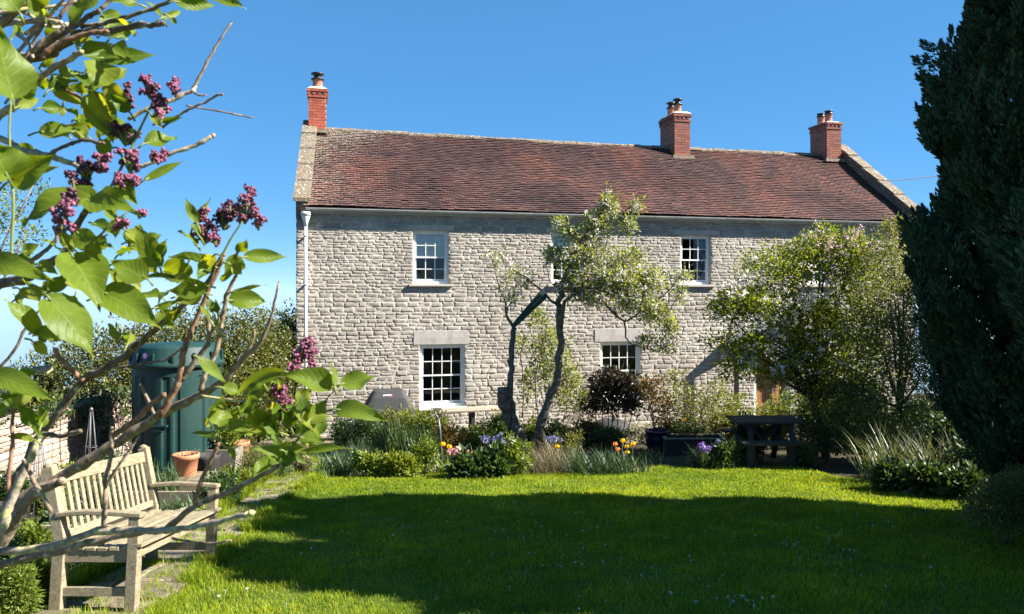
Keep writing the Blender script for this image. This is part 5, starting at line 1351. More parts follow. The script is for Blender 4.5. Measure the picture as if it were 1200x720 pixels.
# garden fork standing in the bed
fk = empty('garden_fork', GY(516, 12.2), 'garden fork standing in the bed with its grey metal handle upright', 'garden fork')
zt = P(513, 480, 12.2).z - fk.location.z
m = MB(); m.tube([(.02, 0, .02), (.0, 0, zt * .6), (-.03, 0, zt - .13)], [.016, .016, .014], 8); m.build('shaft', 'grey_metal', fk)
m = MB(); m.tube(smooth_path([(-.03, 0, zt - .14), (-.085, 0, zt - .06), (-.085, 0, zt), (-.03, 0, zt + .012), (.025, 0, zt), (.025, 0, zt - .06), (-.03, 0, zt - .14)], 4), .012, 8); m.build('handle', 'grey_metal', fk)
m = MB(); m.box((.02, 0, .04), (.18, .02, .03))
for i in range(4): m.box((-.06 + i * .053, 0, -.06), (.012, .012, .2))
m.build('tines', 'grey_metal', fk)

# picnic table
pt = empty('picnic_table', GY(895, 12.7), 'dark weathered picnic table with attached bench seats in the shade', 'picnic table'); pt.scale = (.9, .9, .96)
m = MB()
for k in range(5): m.box((0.02, -.3 + k * .15, .765), (1.22, .14, .04), jit=.004)
m.build('tabletop', 'dark_timber', pt)
for sy, zs in ((-.62, .475), (.62, .475)):
    m = MB()
    for k in range(2): m.box((-.06, sy - .07 + k * .14, zs), (1.06, .13, .04), jit=.004)
    m.build('seat', 'dark_timber', pt)
for sx in (-.40, .34):
    m = MB(); m.bar((sx, -.56, .41), (sx, .56, .41), .05, .09); m.bar((sx + .06, -.28, .72), (sx + .06, .28, .72), .05, .07); m.build('cross_rail', 'dark_timber', pt)
    for sy in (-1, 1):
        m = MB(); m.bar((sx + .055, sy * .24, .74), (sx + .055, sy * .66, -.02), .05, .09, (1, 0, 0)); m.build('leg', 'dark_timber', pt)
for sy in (-1, 1):
    m = MB(); m.bar((-.03, sy * .12, .42), (-.34 if sy < 0 else .30, sy * .12, .74), .05, .06, (0, 1, 0)); m.bar((-.03, sy * .12 - .05 * sy, .42), (.30 if sy < 0 else -.34, sy * .12 - .05 * sy, .74), .05, .06, (0, 1, 0)); m.build('brace', 'dark_timber', pt)
for sx in (-.44, .28):
    m = MB(); m.box((sx, -.62, .225), (.13, .1, .455)); m.build('seat_post', 'dark_timber', pt)

# ------------------------------------------------------------------ left side: tank, pots, supports
tk = empty('water_tank', GY(208, 12.35), 'large dark green ribbed plastic rainwater tank with a pink badge on its lid', 'water tank')
TR = 50 / F * 12.35; zl = CAMZ - (428 - HOR) / F * 12.35 - tk.location.z; zt = CAMZ - (404 - HOR) / F * 12.35 - tk.location.z
m = MB(); vs = []; n = 120
def ribr(a, z):
    rib = 0
    ph = (a % (PI / 4)) / (PI / 4)
    if .12 < z < zl - .12: rib = .022 * (1 if .1 < ph < .32 or .46 < ph < .54 else 0)
    return TR * .965 - rib
lv = [.0, .04, .11, .13, .5, .52, .9, .92, zl - .14, zl - .12, zl - .02, zl]
for z in lv:
    for j in range(n): a = 2 * PI * j / n; r = ribr(a, z) - (.03 if z < .03 else 0); vs.append((r * math.cos(a), r * math.sin(a), z))
m.add(vs, [(i * n + j, i * n + (j + 1) % n, (i + 1) * n + (j + 1) % n, (i + 1) * n + j) for i in range(len(lv) - 1) for j in range(n)], False)
m.build('barrel', 'tank_plastic', tk)
m = MB()
m.lathe([(TR * .965, zl - .005), (TR * 1.03, zl - .0), (TR * 1.035, zl + .07), (TR * 1.0, zl + .085), (TR * .985, zl + .1), (TR * .93, zt - .03), (TR * .9, zt), (TR * .5, zt + .03), (0, zt + .035)], 72, capb=False, capt=False)
for j in range(14):
    a = 2 * PI * j / 14 + .1; m.box((TR * .985 * math.cos(a), TR * .985 * math.sin(a), zl + .16), (.05, .035, .15), Matrix.Rotation(a, 3, 'Z'), .8)
m.build('lid', 'tank_plastic', tk)
# pink badge with a white ring and stroke, sitting on the lid face
a = -PI / 2 - .33; cpt = Vector((TR * .965 * math.cos(a), TR * .965 * math.sin(a), zl + .2)); nrm = Vector((math.cos(a), math.sin(a), .12)).normalized(); e1 = Vector((-math.sin(a), math.cos(a), 0)); e2 = nrm.cross(e1)
def disc(r0, r1, off, k=24):
    vs = []; 
    for j in range(k):
        c, s = math.cos(2 * PI * j / k), math.sin(2 * PI * j / k)
        vs.append(cpt + nrm * off + (e1 * c + e2 * s) * r1)
    for j in range(k):
        c, s = math.cos(2 * PI * j / k), math.sin(2 * PI * j / k)
        vs.append(cpt + nrm * off + (e1 * c + e2 * s) * r0)
    return vs, [(j, (j + 1) % k, k + (j + 1) % k, k + j) for j in range(k)]
m = MB(); m.add(*disc(.0005, .045, .014)); m.build('badge', 'sticker_pink', tk)
m = MB(); m.add(*disc(.026, .032, .017)); m.add([cpt + nrm * .017 + e1 * x + e2 * y for x, y in ((-.006, -.018), (.006, -.018), (.006, .018), (-.006, .018))], [(0, 1, 2, 3)]); m.build('badge_mark', 'white_paint', tk)
m = MB(); a = -PI / 2 - .05; c0 = Vector((TR * .965 * math.cos(a), TR * .965 * math.sin(a), zl * .47)); m.box(c0, (.34, .06, .03), Matrix.Rotation(a + PI / 2, 3, 'Z')); m.build('overflow_ledge', 'tank_dark', tk)
m = MB(); m.box(c0 + Vector((.02, -.005, -.06)), (.15, .045, .06), Matrix.Rotation(a + PI / 2, 3, 'Z')); m.build('outlet', 'tank_plastic', tk)
def terracotta(loc, r, h, label, slant=1.35):
    o = empty('terracotta_pot', loc, label, 'pot'); rb = r / slant
    m = MB(); m.lathe([(0, 0), (rb, 0), (rb * 1.02, .01), (r * .93, h * .78), (r * 1.0, h * .79), (r * 1.03, h * .99), (r * 1.0, h), (r * .9, h), (r * .86, h * .85), (0, h * .84)], 32); m.build('body', 'terracotta', o)
    m = MB(); m.lathe([(0, h * .86), (r * .87, h * .865)], 20, capb=False, capt=False); m.build('soil', 'bare_soil', o); return o
t1 = terracotta(GP(218, 561) + Vector((0, 0, .03)), .18, .325, 'large orange terracotta pot standing in front of the green water tank')
m = MB()
for k in range(14): a = random.uniform(0, 6.28); r = random.uniform(.02, .12); limb(m, [(r * math.cos(a), r * math.sin(a), .28), (r * 1.3 * math.cos(a), r * 1.3 * math.sin(a), .33), (r * 1.6 * math.cos(a), r * 1.6 * math.sin(a), .31 + random.uniform(0, .08))], .007, .003, 3, 5)
o = m.build('withered_stems', 'lilac_red_bark'); o.location = t1.location; tag(o, 'withered brown stems lying in the large terracotta pot', 'dead plant')
t2 = terracotta(GY(281, 12.9), .16, .36, 'smaller narrow terracotta pot behind the planter box near the hedge', 1.2)
st = empty('stone_step', GP(228, 563) + Vector((0, .1, -.03)), 'flat stone slab under the large terracotta pot', 'slab')
m = MB(); m.box((0, 0, .02), (1.1, .55, .09), jit=.02); m.build('slab', 'path_slab', st, .012)
bx_ = empty('planter_box', GY(262, 12.2), 'weathered pale planter box with bright green seedlings beside the water tank', 'planter')
m = MB()
for (c, d) in (((0, -.16, .16), (.5, .03, .32)), ((0, .16, .16), (.5, .03, .32)), ((-.24, 0, .16), (.03, .29, .32)), ((.24, 0, .16), (.03, .29, .32))): m.box(c, d, jit=.004)
m.build('sides', 'pale_trough', bx_)
m = MB(); m.box((0, 0, .14), (.44, .28, .24)); m.build('soil', 'bare_soil', bx_)
low('seedlings', 'bright green feathery seedlings growing in the pale planter box', 264, 530, 16, 26, 130, 9, (.02, .05), 'lime_leaf', Y=12.2).location.z += .26
dp0 = lathe_pot('dark_pot', [(0, 0), (.13, 0), (.15, .02), (.19, .22), (.2, .27), (.17, .27), (.15, .2), (0, .2)], GY(243, 11.7), 'dark_trough', 'dark brown round pot between the terracotta pot and the planter box', 'pot')
# obelisk plant supports of thin metal rods
def obelisk(px, Y, hgt, r, n, label):
    o = empty('plant_obelisk', GY(px, Y), label, 'plant support'); m = MB()
    for k in range(n):
        a = 2 * PI * k / n; m.tube([(r * math.cos(a), r * math.sin(a), -.05), (r * .55 * math.cos(a), r * .55 * math.sin(a), hgt * .5), (.02 * math.cos(a), .02 * math.sin(a), hgt)], .005, 5)
    m.build('rods', 'grey_metal', o)
    h = MB()
    for z in (.12, .5):
        rr = r * (1 - .9 * z / 1) + .01; h.tube([(rr * math.cos(t * PI / 9), rr * math.sin(t * PI / 9), hgt * z) for t in range(19)], .004, 5)
    h.build('hoops', 'grey_metal', o)
    f = MB(); f.lathe([(.0, 0), (.022, .01), (.025, .035), (0, .06)], 10, (0, 0, hgt)); f.build('finial', 'grey_metal', o); return o
obelisk(47, 7.6, .88, .13, 8, 'rusty wire plant obelisk in front of the garden wall left of the bench')
obelisk(107, 10.6, .98, .12, 5, 'thin metal plant obelisk in the shade between the wall and the tank')
# raised bed boards beyond the bench
def board(label, a, b, h=.1, t=.04):
    a = Vector((a[0], a[1], gz(a[1]))); b = Vector((b[0], b[1], gz(b[1]))); o = empty('edging_board', (a + b) / 2, label, 'board'); m = MB()
    m.bar(a - o.location + Vector((0, 0, h / 2)), b - o.location + Vector((0, 0, h / 2)), t, h + .04); m.build('plank', 'old_board', o)
    m = MB(); q = (a - o.location).lerp(b - o.location, .1); m.box(q + Vector((0, .05, h * .4)), (.05, .05, h + .1)); m.build('stake', 'old_board', o)
board('wooden bed edging board nearest the camera, behind the bench at far left', (-5.6, 7.0), (-3.5, 7.0))
board('wooden bed edging board showing through the bench back slats', (-5.3, 9.0), (-3.35, 9.0))
board('long wooden bed edging board running along the path behind the bench', (-3.42, 7.05), (-3.34, 8.95))
for px, Y, w_, h_, lab, mt in ((15, 8.6, 34, 36, 'leafy plant at the foot of the garden wall at far left', 'strap_leaf'), (85, 9.4, 30, 34, 'leafy plant at the foot of the garden wall beside the wire obelisk', 'spring_leaf'), (135, 10.6, 26, 30, 'dark plant at the foot of the water tank left side', 'deep_leaf'), (160, 9.3, 24, 30, 'green plant behind the far end of the bench back', 'strap_leaf'), (5, 6.4, 40, 34, 'tangled green weeds by the nearest edging board', 'strap_leaf'), (40, 6.5, 30, 26, 'bright weeds in front of the nearest edging board', 'lime_leaf'), (75, 7.3, 26, 26, 'short weeds behind the bench near post', 'strap_leaf'), (275, 9.6, 26, 24, 'fresh green mound between the bench and the path', 'spring_leaf')):
    low('weedy_plant', lab, px, 600, w_, h_, 170, 9, (.02, .05), mt, Y=Y, spread=.05)
# plants round the bench and path
low('fennel', 'feathery bright green plant in the bottom left corner beside the bench', 18, 716, 30, 60, 260, 12, (.012, .035), 'lime_leaf', Y=4.7, spread=.04, ratio=.3)
low('fennel', 'smaller feathery bright green plant close to the near bench leg', 45, 690, 16, 46, 160, 12, (.012, .035), 'lime_leaf', Y=5.0, spread=.04, ratio=.3)
low('weedy_plant', 'dark leafy weeds behind the near end of the bench', 30, 660, 36, 30, 160, 9, (.02, .05), 'strap_leaf', Y=5.7, spread=.05)
low('weedy_plant', 'leafy green weeds against the wire obelisk', 60, 610, 26, 40, 150, 9, (.02, .05), 'spring_leaf', Y=7.8, spread=.05)
low('weedy_plant', 'leafy plant seen through the middle of the bench back', 110, 600, 34, 34, 170, 9, (.02, .05), 'strap_leaf', Y=8.2, spread=.05)
clump('daffodil_clump', 'strappy green clump right behind the far post of the bench', 'plant', GY(192, 9.9), 150, .42, .014, 1.3, 'strap_leaf', .22)
clump('daffodil_clump', 'strappy green clump under the far armrest of the bench', 'plant', GY(215, 8.0), 120, .34, .014, 1.3, 'strap_leaf', .2)
low('grey_bush', 'grey green lavender like mound at the path edge right of the terracotta pot', 300, 562, 30, 36, 240, 10, (.015, .04), 'grey_leaf', Y=10.7, spread=.05, ratio=.3)
low('weedy_plant', 'low green leafy plant beside the path right of the far bench leg', 245, 600, 34, 34, 190, 9, (.025, .05), 'strap_leaf', Y=8.6, spread=.05)
clump('daffodil_clump', 'arching strappy clump on the path edge before the planter box', 'plant', GY(325, 11.2), 130, .36, .012, 1.4, 'strap_leaf', .2)
low('weedy_plant', 'soft green mound at the corner of path and terrace', 345, 545, 24, 22, 150, 9, (.02, .045), 'spring_leaf', Y=12.4, spread=.05)
low('weedy_plant', 'brownish green tuft of weeds on the path edge left of the bed', 352, 560, 18, 18, 110, 9, (.02, .04), 'dry_stalk', Y=11.7, spread=.05)

# garden bench
bz = math.atan(.1057)
bn = empty('garden_bench', Vector((-2.395, 5.465, gz(5.465))), 'weathered teak garden bench with slatted back beside the stone path', 'bench', rx=-bz)
BL = 1.27; hl = BL / 2
def bpost(y, x0, x1, z1, w, t, lean=0):
    m = MB(); m.bar((x0, y, -.06), (x1, y, z1), t, w, (1, 0, 0)); return m
for sy in (-1, 1):
    m = MB(); m.bar((.0, sy * hl, -.06), (0, sy * hl, .60), .068, .068, (1, 0, 0)); m.build('front_leg', 'teak', bn, .004)
    m = MB(); m.bar((-.47, sy * hl, -.06), (-.47, sy * hl, .46), .068, .075, (1, 0, 0)); m.bar((-.47, sy * hl, .455), (-.575, sy * hl, .90), .066, .07, (1, 0, 0)); m.lathe([(.034, 0), (.03, .02), (.0, .035)], 12, (-.577, sy * hl, .895)); m.build('back_post', 'teak', bn, .004)
    m = MB(); pts = [(-.50, .62), (-.30, .635), (-.08, .625), (.045, .615)]
    vs = []
    for x, z in pts:
        for dy in (-.04, .04):
            for dz in (0, -.03): vs.append((x, sy * hl + dy, z + dz + .0))
    fs = []
    for i in range(3):
        b = i * 4; fs += [(b, b + 4, b + 6, b + 2), (b + 1, b + 3, b + 7, b + 5), (b, b + 1, b + 5, b + 4), (b + 2, b + 6, b + 7, b + 3)]
    fs += [(0, 2, 3, 1), (12, 13, 15, 14)]
    m.add(vs, fs); m.build('armrest', 'teak', bn, .006)
    m = MB(); m.bar((-.44, sy * hl, .355), (-.034, sy * hl, .355), .03, .09); m.build('side_rail', 'teak', bn, .003)
    m = MB(); m.bar((-.44, sy * hl, .13), (-.034, sy * hl, .13), .03, .055); m.build('stretcher', 'teak', bn, .003)
m = MB(); m.box((.0, 0, .365), (.03, BL - .07, .07)); m.build('front_apron', 'teak', bn, .003)
m = MB(); m.box((-.45, 0, .355), (.03, BL - .07, .07)); m.build('rear_apron', 'teak', bn, .003)
m = MB(); xs = [.03, -.045, -.12, -.195, -.27, -.345, -.42]; zs = [.415, .405, .395, .39, .392, .40, .412]
for x, z in zip(xs, zs): m.box((x, 0, z), (.062, BL + (.07 if x > .0 else -.075 if x < -.4 else .05), .022), Matrix.Rotation((x + .2) * -.18, 3, 'Y'), jit=.002)
m.build('seat_slats', 'teak', bn, .003)
def bx2(z): return -.47 - .105 * max(0, z - .455) / .445
m = MB(); m.bar((bx2(.83), -hl + .035, .83), (bx2(.83), hl - .035, .83), .032, .085, (-.23, 0, 1)); m.build('top_rail', 'teak', bn, .005)
m = MB(); m.bar((bx2(.47), -hl + .035, .47), (bx2(.47), hl - .035, .47), .03, .05, (-.23, 0, 1)); m.build('bottom_rail', 'teak', bn, .003)
m = MB(); ns = 15
for i in range(ns):
    y = -hl + .035 + (BL - .07) * (i + .7) / (ns + .4); m.bar((bx2(.49), y, .49), (bx2(.79), y, .79), .014, .036, (0, 1, 0)) if False else m.bar((bx2(.49), y, .49), (bx2(.79), y, .79), .036, .014, (1, 0, 0))
m.build('back_slats', 'teak', bn, .002)

# service wire at the right
wr = MB(); a, b = H0 + HP(HL + .0, -4.2, RZ_R - .75), P(1110, 205.5, 34); c = b + (b - a) * 1.5
wr.tube([a, a.lerp(b, .5) - Vector((0, 0, .05)), b, c], .018, 6); tag(wr.build('service_wire', 'black_metal'), 'thin dark overhead wire running from the right gable behind the conifer', 'wire')

# ------------------------------------------------------------------ lilac in the foreground
LB = Vector((-1.32, 1.28, gz(1.28)))
lil = empty('lilac_bush', LB, 'lilac bush with budding mauve flower heads and fresh leaves reaching in from the left', 'shrub')
rl = random.Random(21)
def LP(px, py, Y): return P(px, py, Y) - LB
def lbranch(pts, r, Y0=1.2, Y1=1.2, mat='lilac_bark', root=None, nodes=True):
    """pts in picture columns and rows, r = (start,end) half thickness in pixels, Y from Y0 to Y1 metres"""
    n = len(pts); q = [LP(p[0], p[1], Y0 + (Y1 - Y0) * i / (n - 1)) for i, p in enumerate(pts)]
    if root is not None: q = [Vector(root)] + q
    p = smooth_path(q, 5); k = len(p); Ym = (Y0 + Y1) / 2; m = MB(); rad = []
    for i in range(k):
        t = i / (k - 1); rr = (r[0] + (r[1] - r[0]) * t) / F * Ym * .68
        rr *= 1 + (.22 if nodes and i % 6 == 3 else 0) + rl.uniform(-.1, .1); rad.append(rr)
        if 0 < i < k - 1: p[i] = p[i] + Vector((rl.gauss(0, 1), rl.gauss(0, 1), rl.gauss(0, 1))) * rr * .16
    m.tube(p, rad, 9)
    e = p[-1]; d = (p[-1] - p[-2]).normalized()
    m.tube([e, e + d * rad[-1] * .6, e + d * rad[-1] * 1.8], [rad[-1], rad[-1] * 1.15, rad[-1] * .35], 7)     # end bud
    return m.build('branch', mat, lil)
ST = Vector((0, 0, -.03))
def via(px, py, Y): return ST
# main stems from the root out of frame, then the traced limbs
G1 = [(-330, 700), (-150, 640), (0, 598), (29, 583), (86, 550), (138, 519), (183, 489), (238, 461), (266, 443), (284, 421), (305, 400), (318, 371), (327, 331)]
lbranch(G1, (13, 1.6), 1.28, 1.16, 'lilac_bark')
lbranch([(266, 443), (280, 430), (296, 400), (298, 388)], (3, 1.4), 1.2, 1.19, 'lilac_bark')
lbranch([(-320, 720), (-120, 660), (-10, 625), (18, 565), (46, 513), (61, 492), (98, 446), (122, 433), (153, 412), (189, 380), (241, 334), (252, 310)], (10, 3.2), 1.28, 1.12, 'lilac_dark_bark')
lbranch([(-300, 690), (-100, 655), (0, 647), (61, 640), (107, 625), (144, 622), (190, 622), (220, 619), (257, 611), (293, 602)], (8, 4.0), 1.2, 1.05, 'lilac_lichen_bark')
lbranch([(-20, 668), (60, 648), (130, 630), (180, 622), (195, 619), (232, 591), (260, 580), (306, 558), (327, 546)], (7, 3.6), 1.22, 1.12, 'lilac_bark')
lbranch([(-310, 700), (-80, 640), (-5, 640), (15, 610), (40, 580), (70, 565)], (13, 8), 1.26, 1.22, 'lilac_bark')
lbranch([(-40, 700), (0, 625), (12, 590), (30, 550), (46, 513)], (10, 5), 1.15, 1.16, 'lilac_lichen_bark')
lbranch([(183, 489), (196, 473), (211, 443), (214, 418), (220, 400), (232, 368), (254, 319), (262, 300)], (6.5, 3.2), 1.18, 1.14, 'lilac_red_bark')
lbranch([(211, 446), (229, 424), (244, 400), (244, 382), (243, 372)], (4.6, 3.2), 1.17, 1.16, 'lilac_bark')
lbranch([(235, 458), (241, 435), (254, 409), (266, 347), (276, 325), (284, 313)], (5, 2.4), 1.18, 1.15, 'lilac_bark')
lbranch([(244, 395), (256, 374), (262, 366)], (2.6, 2), 1.16, 1.15, 'lilac_bark')
lbranch([(134, 510), (159, 492), (178, 474), (191, 464)], (5, 4), 1.17, 1.14, 'lilac_red_bark')
lbranch([(180, 485), (172, 466), (165, 452)], (3, 2.2), 1.17, 1.15, 'lilac_bark')
lbranch([(228, 590), (229, 583), (238, 558), (248, 538), (255, 522)], (4, 3.2), 1.13, 1.1, 'lilac_red_bark')
lbranch([(202, 631), (229, 636), (250, 637), (269, 634)], (2.4, 2), 1.1, 1.06, 'lilac_bark')
lbranch([(46, 508), (70, 511), (86, 508), (93, 506)], (4, 3.6), 1.15, 1.12, 'lilac_dark_bark')
lbranch([(121, 622), (123, 590), (125, 559), (131, 530), (131, 504)], (4.6, 3), 1.19, 1.2, 'lilac_bark')
lbranch([(123, 572), (138, 548), (152, 528), (162, 513)], (3, 2.2), 1.19, 1.19, 'lilac_bark')
lbranch([(8, 575), (12, 545), (15, 520), (14, 497), (16, 480)], (4, 2.4), 1.1, 1.1, 'lilac_red_bark')
lbranch([(60, 600), (40, 565), (32, 548), (28, 540)], (4, 2.4), 1.14, 1.12, 'lilac_bark')
lbranch([(122, 433), (156, 428), (178, 425), (196, 421), (208, 412), (222, 400)], (2.2, 1.4), 1.15, 1.14, 'lilac_dark_bark')
lbranch([(150, 408), (160, 412), (165, 398), (170, 388)], (1.4, .8), 1.15, 1.15, 'lilac_bark')
lbranch([(235, 464), (262, 468), (290, 470), (315, 470), (332, 469)], (2.2, 1.6), 1.17, 1.12, 'lilac_lichen_bark')
lbranch([(98, 446), (84, 434), (70, 420), (66, 412)], (4.4, 3.6), 1.16, 1.15, 'lilac_red_bark')
lbranch([(15, 440), (36, 436), (48, 434), (56, 432)], (7, 6), 1.3, 1.3, 'lilac_lichen_bark')
lbranch([(-40, 470), (10, 420), (30, 385), (42, 368), (60, 352)], (3, 1.4), 1.35, 1.35, 'lilac_dark_bark')
lbranch([(330, 545), (345, 520), (362, 500), (375, 480), (386, 464), (400, 450)], (2.6, 1.2), 1.12, 1.1, 'green_stem', nodes=False)
lbranch([(375, 484), (390, 482), (402, 481)], (1.2, .8), 1.1, 1.09, 'green_stem', nodes=False)
# upper limbs: a bough comes in high from the left
lbranch([(-330, 640), (-260, 300), (-160, 160), (-60, 90), (0, 68), (48, 66), (75, 50), (100, 38), (130, 36), (165, 30), (190, 28)], (14, 3.6), 1.28, 1.05, 'lilac_dark_bark')
lbranch([(48, 68), (62, 56), (88, 44), (112, 38), (124, 37)], (5, 4), 1.02, 1.02, 'lilac_red_bark')
lbranch([(-60, 60), (0, 31), (25, 26), (48, 24), (70, 27)], (6, 4), 1.15, 1.1, 'lilac_lichen_bark')
lbranch([(36, 62), (52, 47), (70, 36), (76, 30)], (4, 3.4), 1.05, 1.05, 'lilac_bark')
lbranch([(30, 75), (60, 48), (85, 33), (105, 18), (115, 14)], (5, 4), 1.12, 1.1, 'lilac_dark_bark')
lbranch([(95, 32), (122, 28), (150, 20), (180, 10), (206, -2)], (4, 3), 1.12, 1.1, 'lilac_dark_bark')
lbranch([(-60, 190), (0, 135), (20, 122), (42, 96), (62, 80), (84, 68), (94, 62)], (7, 4.5), 1.12, 1.08, 'lilac_lichen_bark')
lbranch([(56, 94), (70, 102), (86, 110), (106, 121), (118, 124)], (3, 2.6), 1.1, 1.1, 'lilac_red_bark')
lbranch([(-20, 40), (5, 22), (30, 2), (60, -20)], (9, 6), 1.1, 1.1, 'lilac_bark')
lbranch([(70, 20), (80, 6), (90, -8)], (3, 3), 1.08, 1.08, 'lilac_red_bark')
lbranch([(115, 14), (125, 4), (135, -8)], (3.4, 3), 1.1, 1.1, 'lilac_bark')
lbranch([(150, 140), (176, 126), (197, 119), (212, 112), (225, 107), (228, 104)], (3.2, 3.8), 1.12, 1.14, 'lilac_lichen_bark')
lbranch([(225, 107), (237, 85), (244, 70), (252, 57), (262, 40), (271, 27)], (2.8, 1.6), 1.14, 1.15, 'lilac_bark')
lbranch([(228, 110), (236, 112), (241, 112)], (1.8, 1.4), 1.14, 1.14, 'lilac_bark')
lbranch([(190, 150), (205, 138), (222, 128), (240, 120), (254, 112), (260, 111)], (2.2, 2.0), 1.13, 1.12, 'lilac_bark')
lbranch([(218, 124), (236, 127), (260, 131), (280, 135), (296, 138)], (1.6, 1.4), 1.15, 1.16, 'lilac_bark')
lbranch([(150, 200), (180, 190), (202, 179), (218, 174), (234, 168), (248, 160)], (3, 3.8), 1.12, 1.14, 'lilac_lichen_bark')
lbranch([(-70, 150), (0, 163), (25, 176), (60, 184), (85, 192), (105, 202)], (7, 4), 1.12, 1.08, 'lilac_lichen_bark')
lbranch([(54, 184), (70, 174), (88, 167), (100, 164), (120, 168)], (3.4, 3), 1.08, 1.07, 'lilac_dark_bark')
lbranch([(-200, 420), (-60, 350), (0, 333), (24, 328), (50, 314), (75, 300), (84, 285), (92, 262), (105, 240)], (11, 4.5), 1.28, 1.06, 'lilac_dark_bark')
lbranch([(30, 310), (50, 296), (66, 281), (64, 268)], (4, 3), 1.15, 1.14, 'lilac_bark')
lbranch([(105, 250), (120, 235), (132, 215), (146, 190), (160, 160), (172, 135), (180, 118)], (3, 1.6), 1.06, 1.08, 'green_stem', nodes=False)
lbranch([(100, 290), (118, 275), (130, 262), (148, 250)], (2.4, 1.2), 1.05, 1.05, 'green_stem', nodes=False)
lbranch([(13, 310), (14, 280), (16, 240), (13, 205), (11, 160), (13, 115)], (2.8, 1.8), .9, .92, 'green_stem', nodes=False)
lbranch([(252, 312), (262, 296), (272, 278), (282, 262), (290, 240)], (2.4, 1.2), 1.12, 1.12, 'green_stem', nodes=False)

for a_ in ([(-30, 96), (10, 70), (40, 40), (66, 10), (80, -8)], [(-30, 20), (20, 12), (60, 8), (100, 0)], [(-20, 110), (20, 84), (34, 60), (50, 30)], [(10, 50), (20, 66), (26, 84)], [(20, 40), (34, 52), (38, 66)], [(-20, 80), (30, 66), (62, 52), (80, 47)], [(30, 40), (56, 22), (70, 22)], [(-10, 5), (30, 16), (52, 30), (70, 32)]):
    lbranch(a_, (3.6, 2.4), rl.uniform(1.08, 1.2), rl.uniform(1.06, 1.16), rl.choice(['lilac_lichen_bark', 'lilac_bark', 'lilac_lichen_bark']))
# leaves: heart shaped blades with a fold, a curl and veins
PROF_T = np.array([0, .06, .16, .28, .42, .56, .70, .82, .92, 1.0]); PROF_W = np.array([.10, .56, .88, 1.0, .95, .78, .53, .29, .11, .0])
def leaf(base, tip, width, Nrm, fold, curl, wave, VS, FS_, UV):
    base, tip = np.array(base), np.array(tip); d = tip - base; ln = np.linalg.norm(d); d = d / ln
    nrm = np.array(Nrm) - d * np.dot(Nrm, d); nrm = nrm / max(np.linalg.norm(nrm), 1e-6); s = np.cross(d, nrm)
    cs = np.array([-1, -.55, 0, .55, 1.0]); b = len(VS); ph = rl.uniform(0, 6)
    for i, (t, w) in enumerate(zip(PROF_T, PROF_W)):
        for c in cs:
            back = -.06 * ln * (abs(c) ** 2) if i == 0 else (-.05 * ln * abs(c) if i == 1 else 0)
            z = fold * abs(c) * w * width * .5 - curl * ln * (t - .35) ** 2 * (1 if t > .35 else .5) + wave * width * .06 * math.sin(ph + t * 9 + c * 2) * abs(c)
            VS.append(base + d * (t * ln + back) + s * (c * w * width * .5) + nrm * z); UV.append(((c + 1) / 2, t))
    for i in range(len(PROF_T) - 1):
        for j in range(4): q = b + i * 5 + j; FS_.append((q, q + 1, q + 6, q + 5))
def leaf_spray(items, Y=1.1):
    left = list(items)
    while left:
        grp = [left.pop(0)]; grew = True
        while grew:
            grew = False
            for it in list(left):
                if any(math.hypot((it[0] + .4 * (it[2] - it[0])) - (g[0] + .4 * (g[2] - g[0])), (it[1] + .4 * (it[3] - it[1])) - (g[1] + .4 * (g[3] - g[1]))) < 26 for g in grp): grp.append(it); left.remove(it); grew = True
        one_spray(grp, Y)
def one_spray(items, Y):
    """items: (base x, base y, tip x, tip y, width, Y or None, roll)"""
    VS, FS_, UV = [], [], []; m = MB()
    for it in items:
        bx, by, tx, ty, w = it[:5]; Yb = it[5] if len(it) > 5 and it[5] else Y + rl.uniform(-.04, .04)
        roll = it[6] if len(it) > 6 else rl.uniform(-.7, .7); dy = rl.uniform(-.035, .035)
        b = LP(bx, by, Yb); t = LP(tx, ty, Yb + dy); d = (t - b).normalized()
        view = -(b + LB - Vector((0, 0, CAMZ))).normalized()
        nn = Quaternion(d, roll) @ (view * .9 + Vector((.25, 0, .45)))
        wm = w / F * Yb * 1.02
        leaf(b, t, wm, nn, rl.uniform(.15, .7), rl.uniform(-.1, .5), rl.uniform(.8, 2.6), VS, FS_, UV)
        m.tube([b - d * .014 + Vector((rl.uniform(-.003, .003), 0, -.004)), b - d * .006, b + d * .004], [.0016, .0014, .001], 5)
    o = np_mesh('leaf_spray', np.array(VS), np.array(FS_), 'lilac_leaf', lil, True, UV)
    m.build('petioles', 'green_stem', o)
leaf_spray([(14, 113, -6, 30, 62, .88, .3), (16, 110, 45, 88, 30, .9, .6), (22, 125, 50, 114, 12, .95), (12, 212, 62, 182, 40, .9, .2), (8, 205, -14, 165, 50, .88, .1), (30, 200, 66, 196, 14, .95)])
leaf_spray([(70, 88, 102, 95, 26), (65, 98, 97, 125, 20, None, .8), (120, 75, 112, 108, 38), (118, 68, 184, 64, 22), (130, 56, 152, 72, 26), (120, 18, 152, 46, 34), (110, -2, 80, 32, 34, None, .9), (140, 25, 160, 40, 20), (98, 60, 135, 52, 16), (60, 105, 90, 90, 22), (125, 100, 152, 128, 22), (132, 92, 150, 78, 14), (50, 10, 30, -8, 26), (20, 12, 0, -10, 30, .95), (95, 88, 110, 112, 22)])
leaf_spray([(208, 2, 256, 7, 17), (250, -4, 288, 8, 18), (190, 20, 172, -1, 9), (193, 20, 216, 12, 8), (200, 22, 208, 30, 7), (160, 5, 130, 0, 20)])
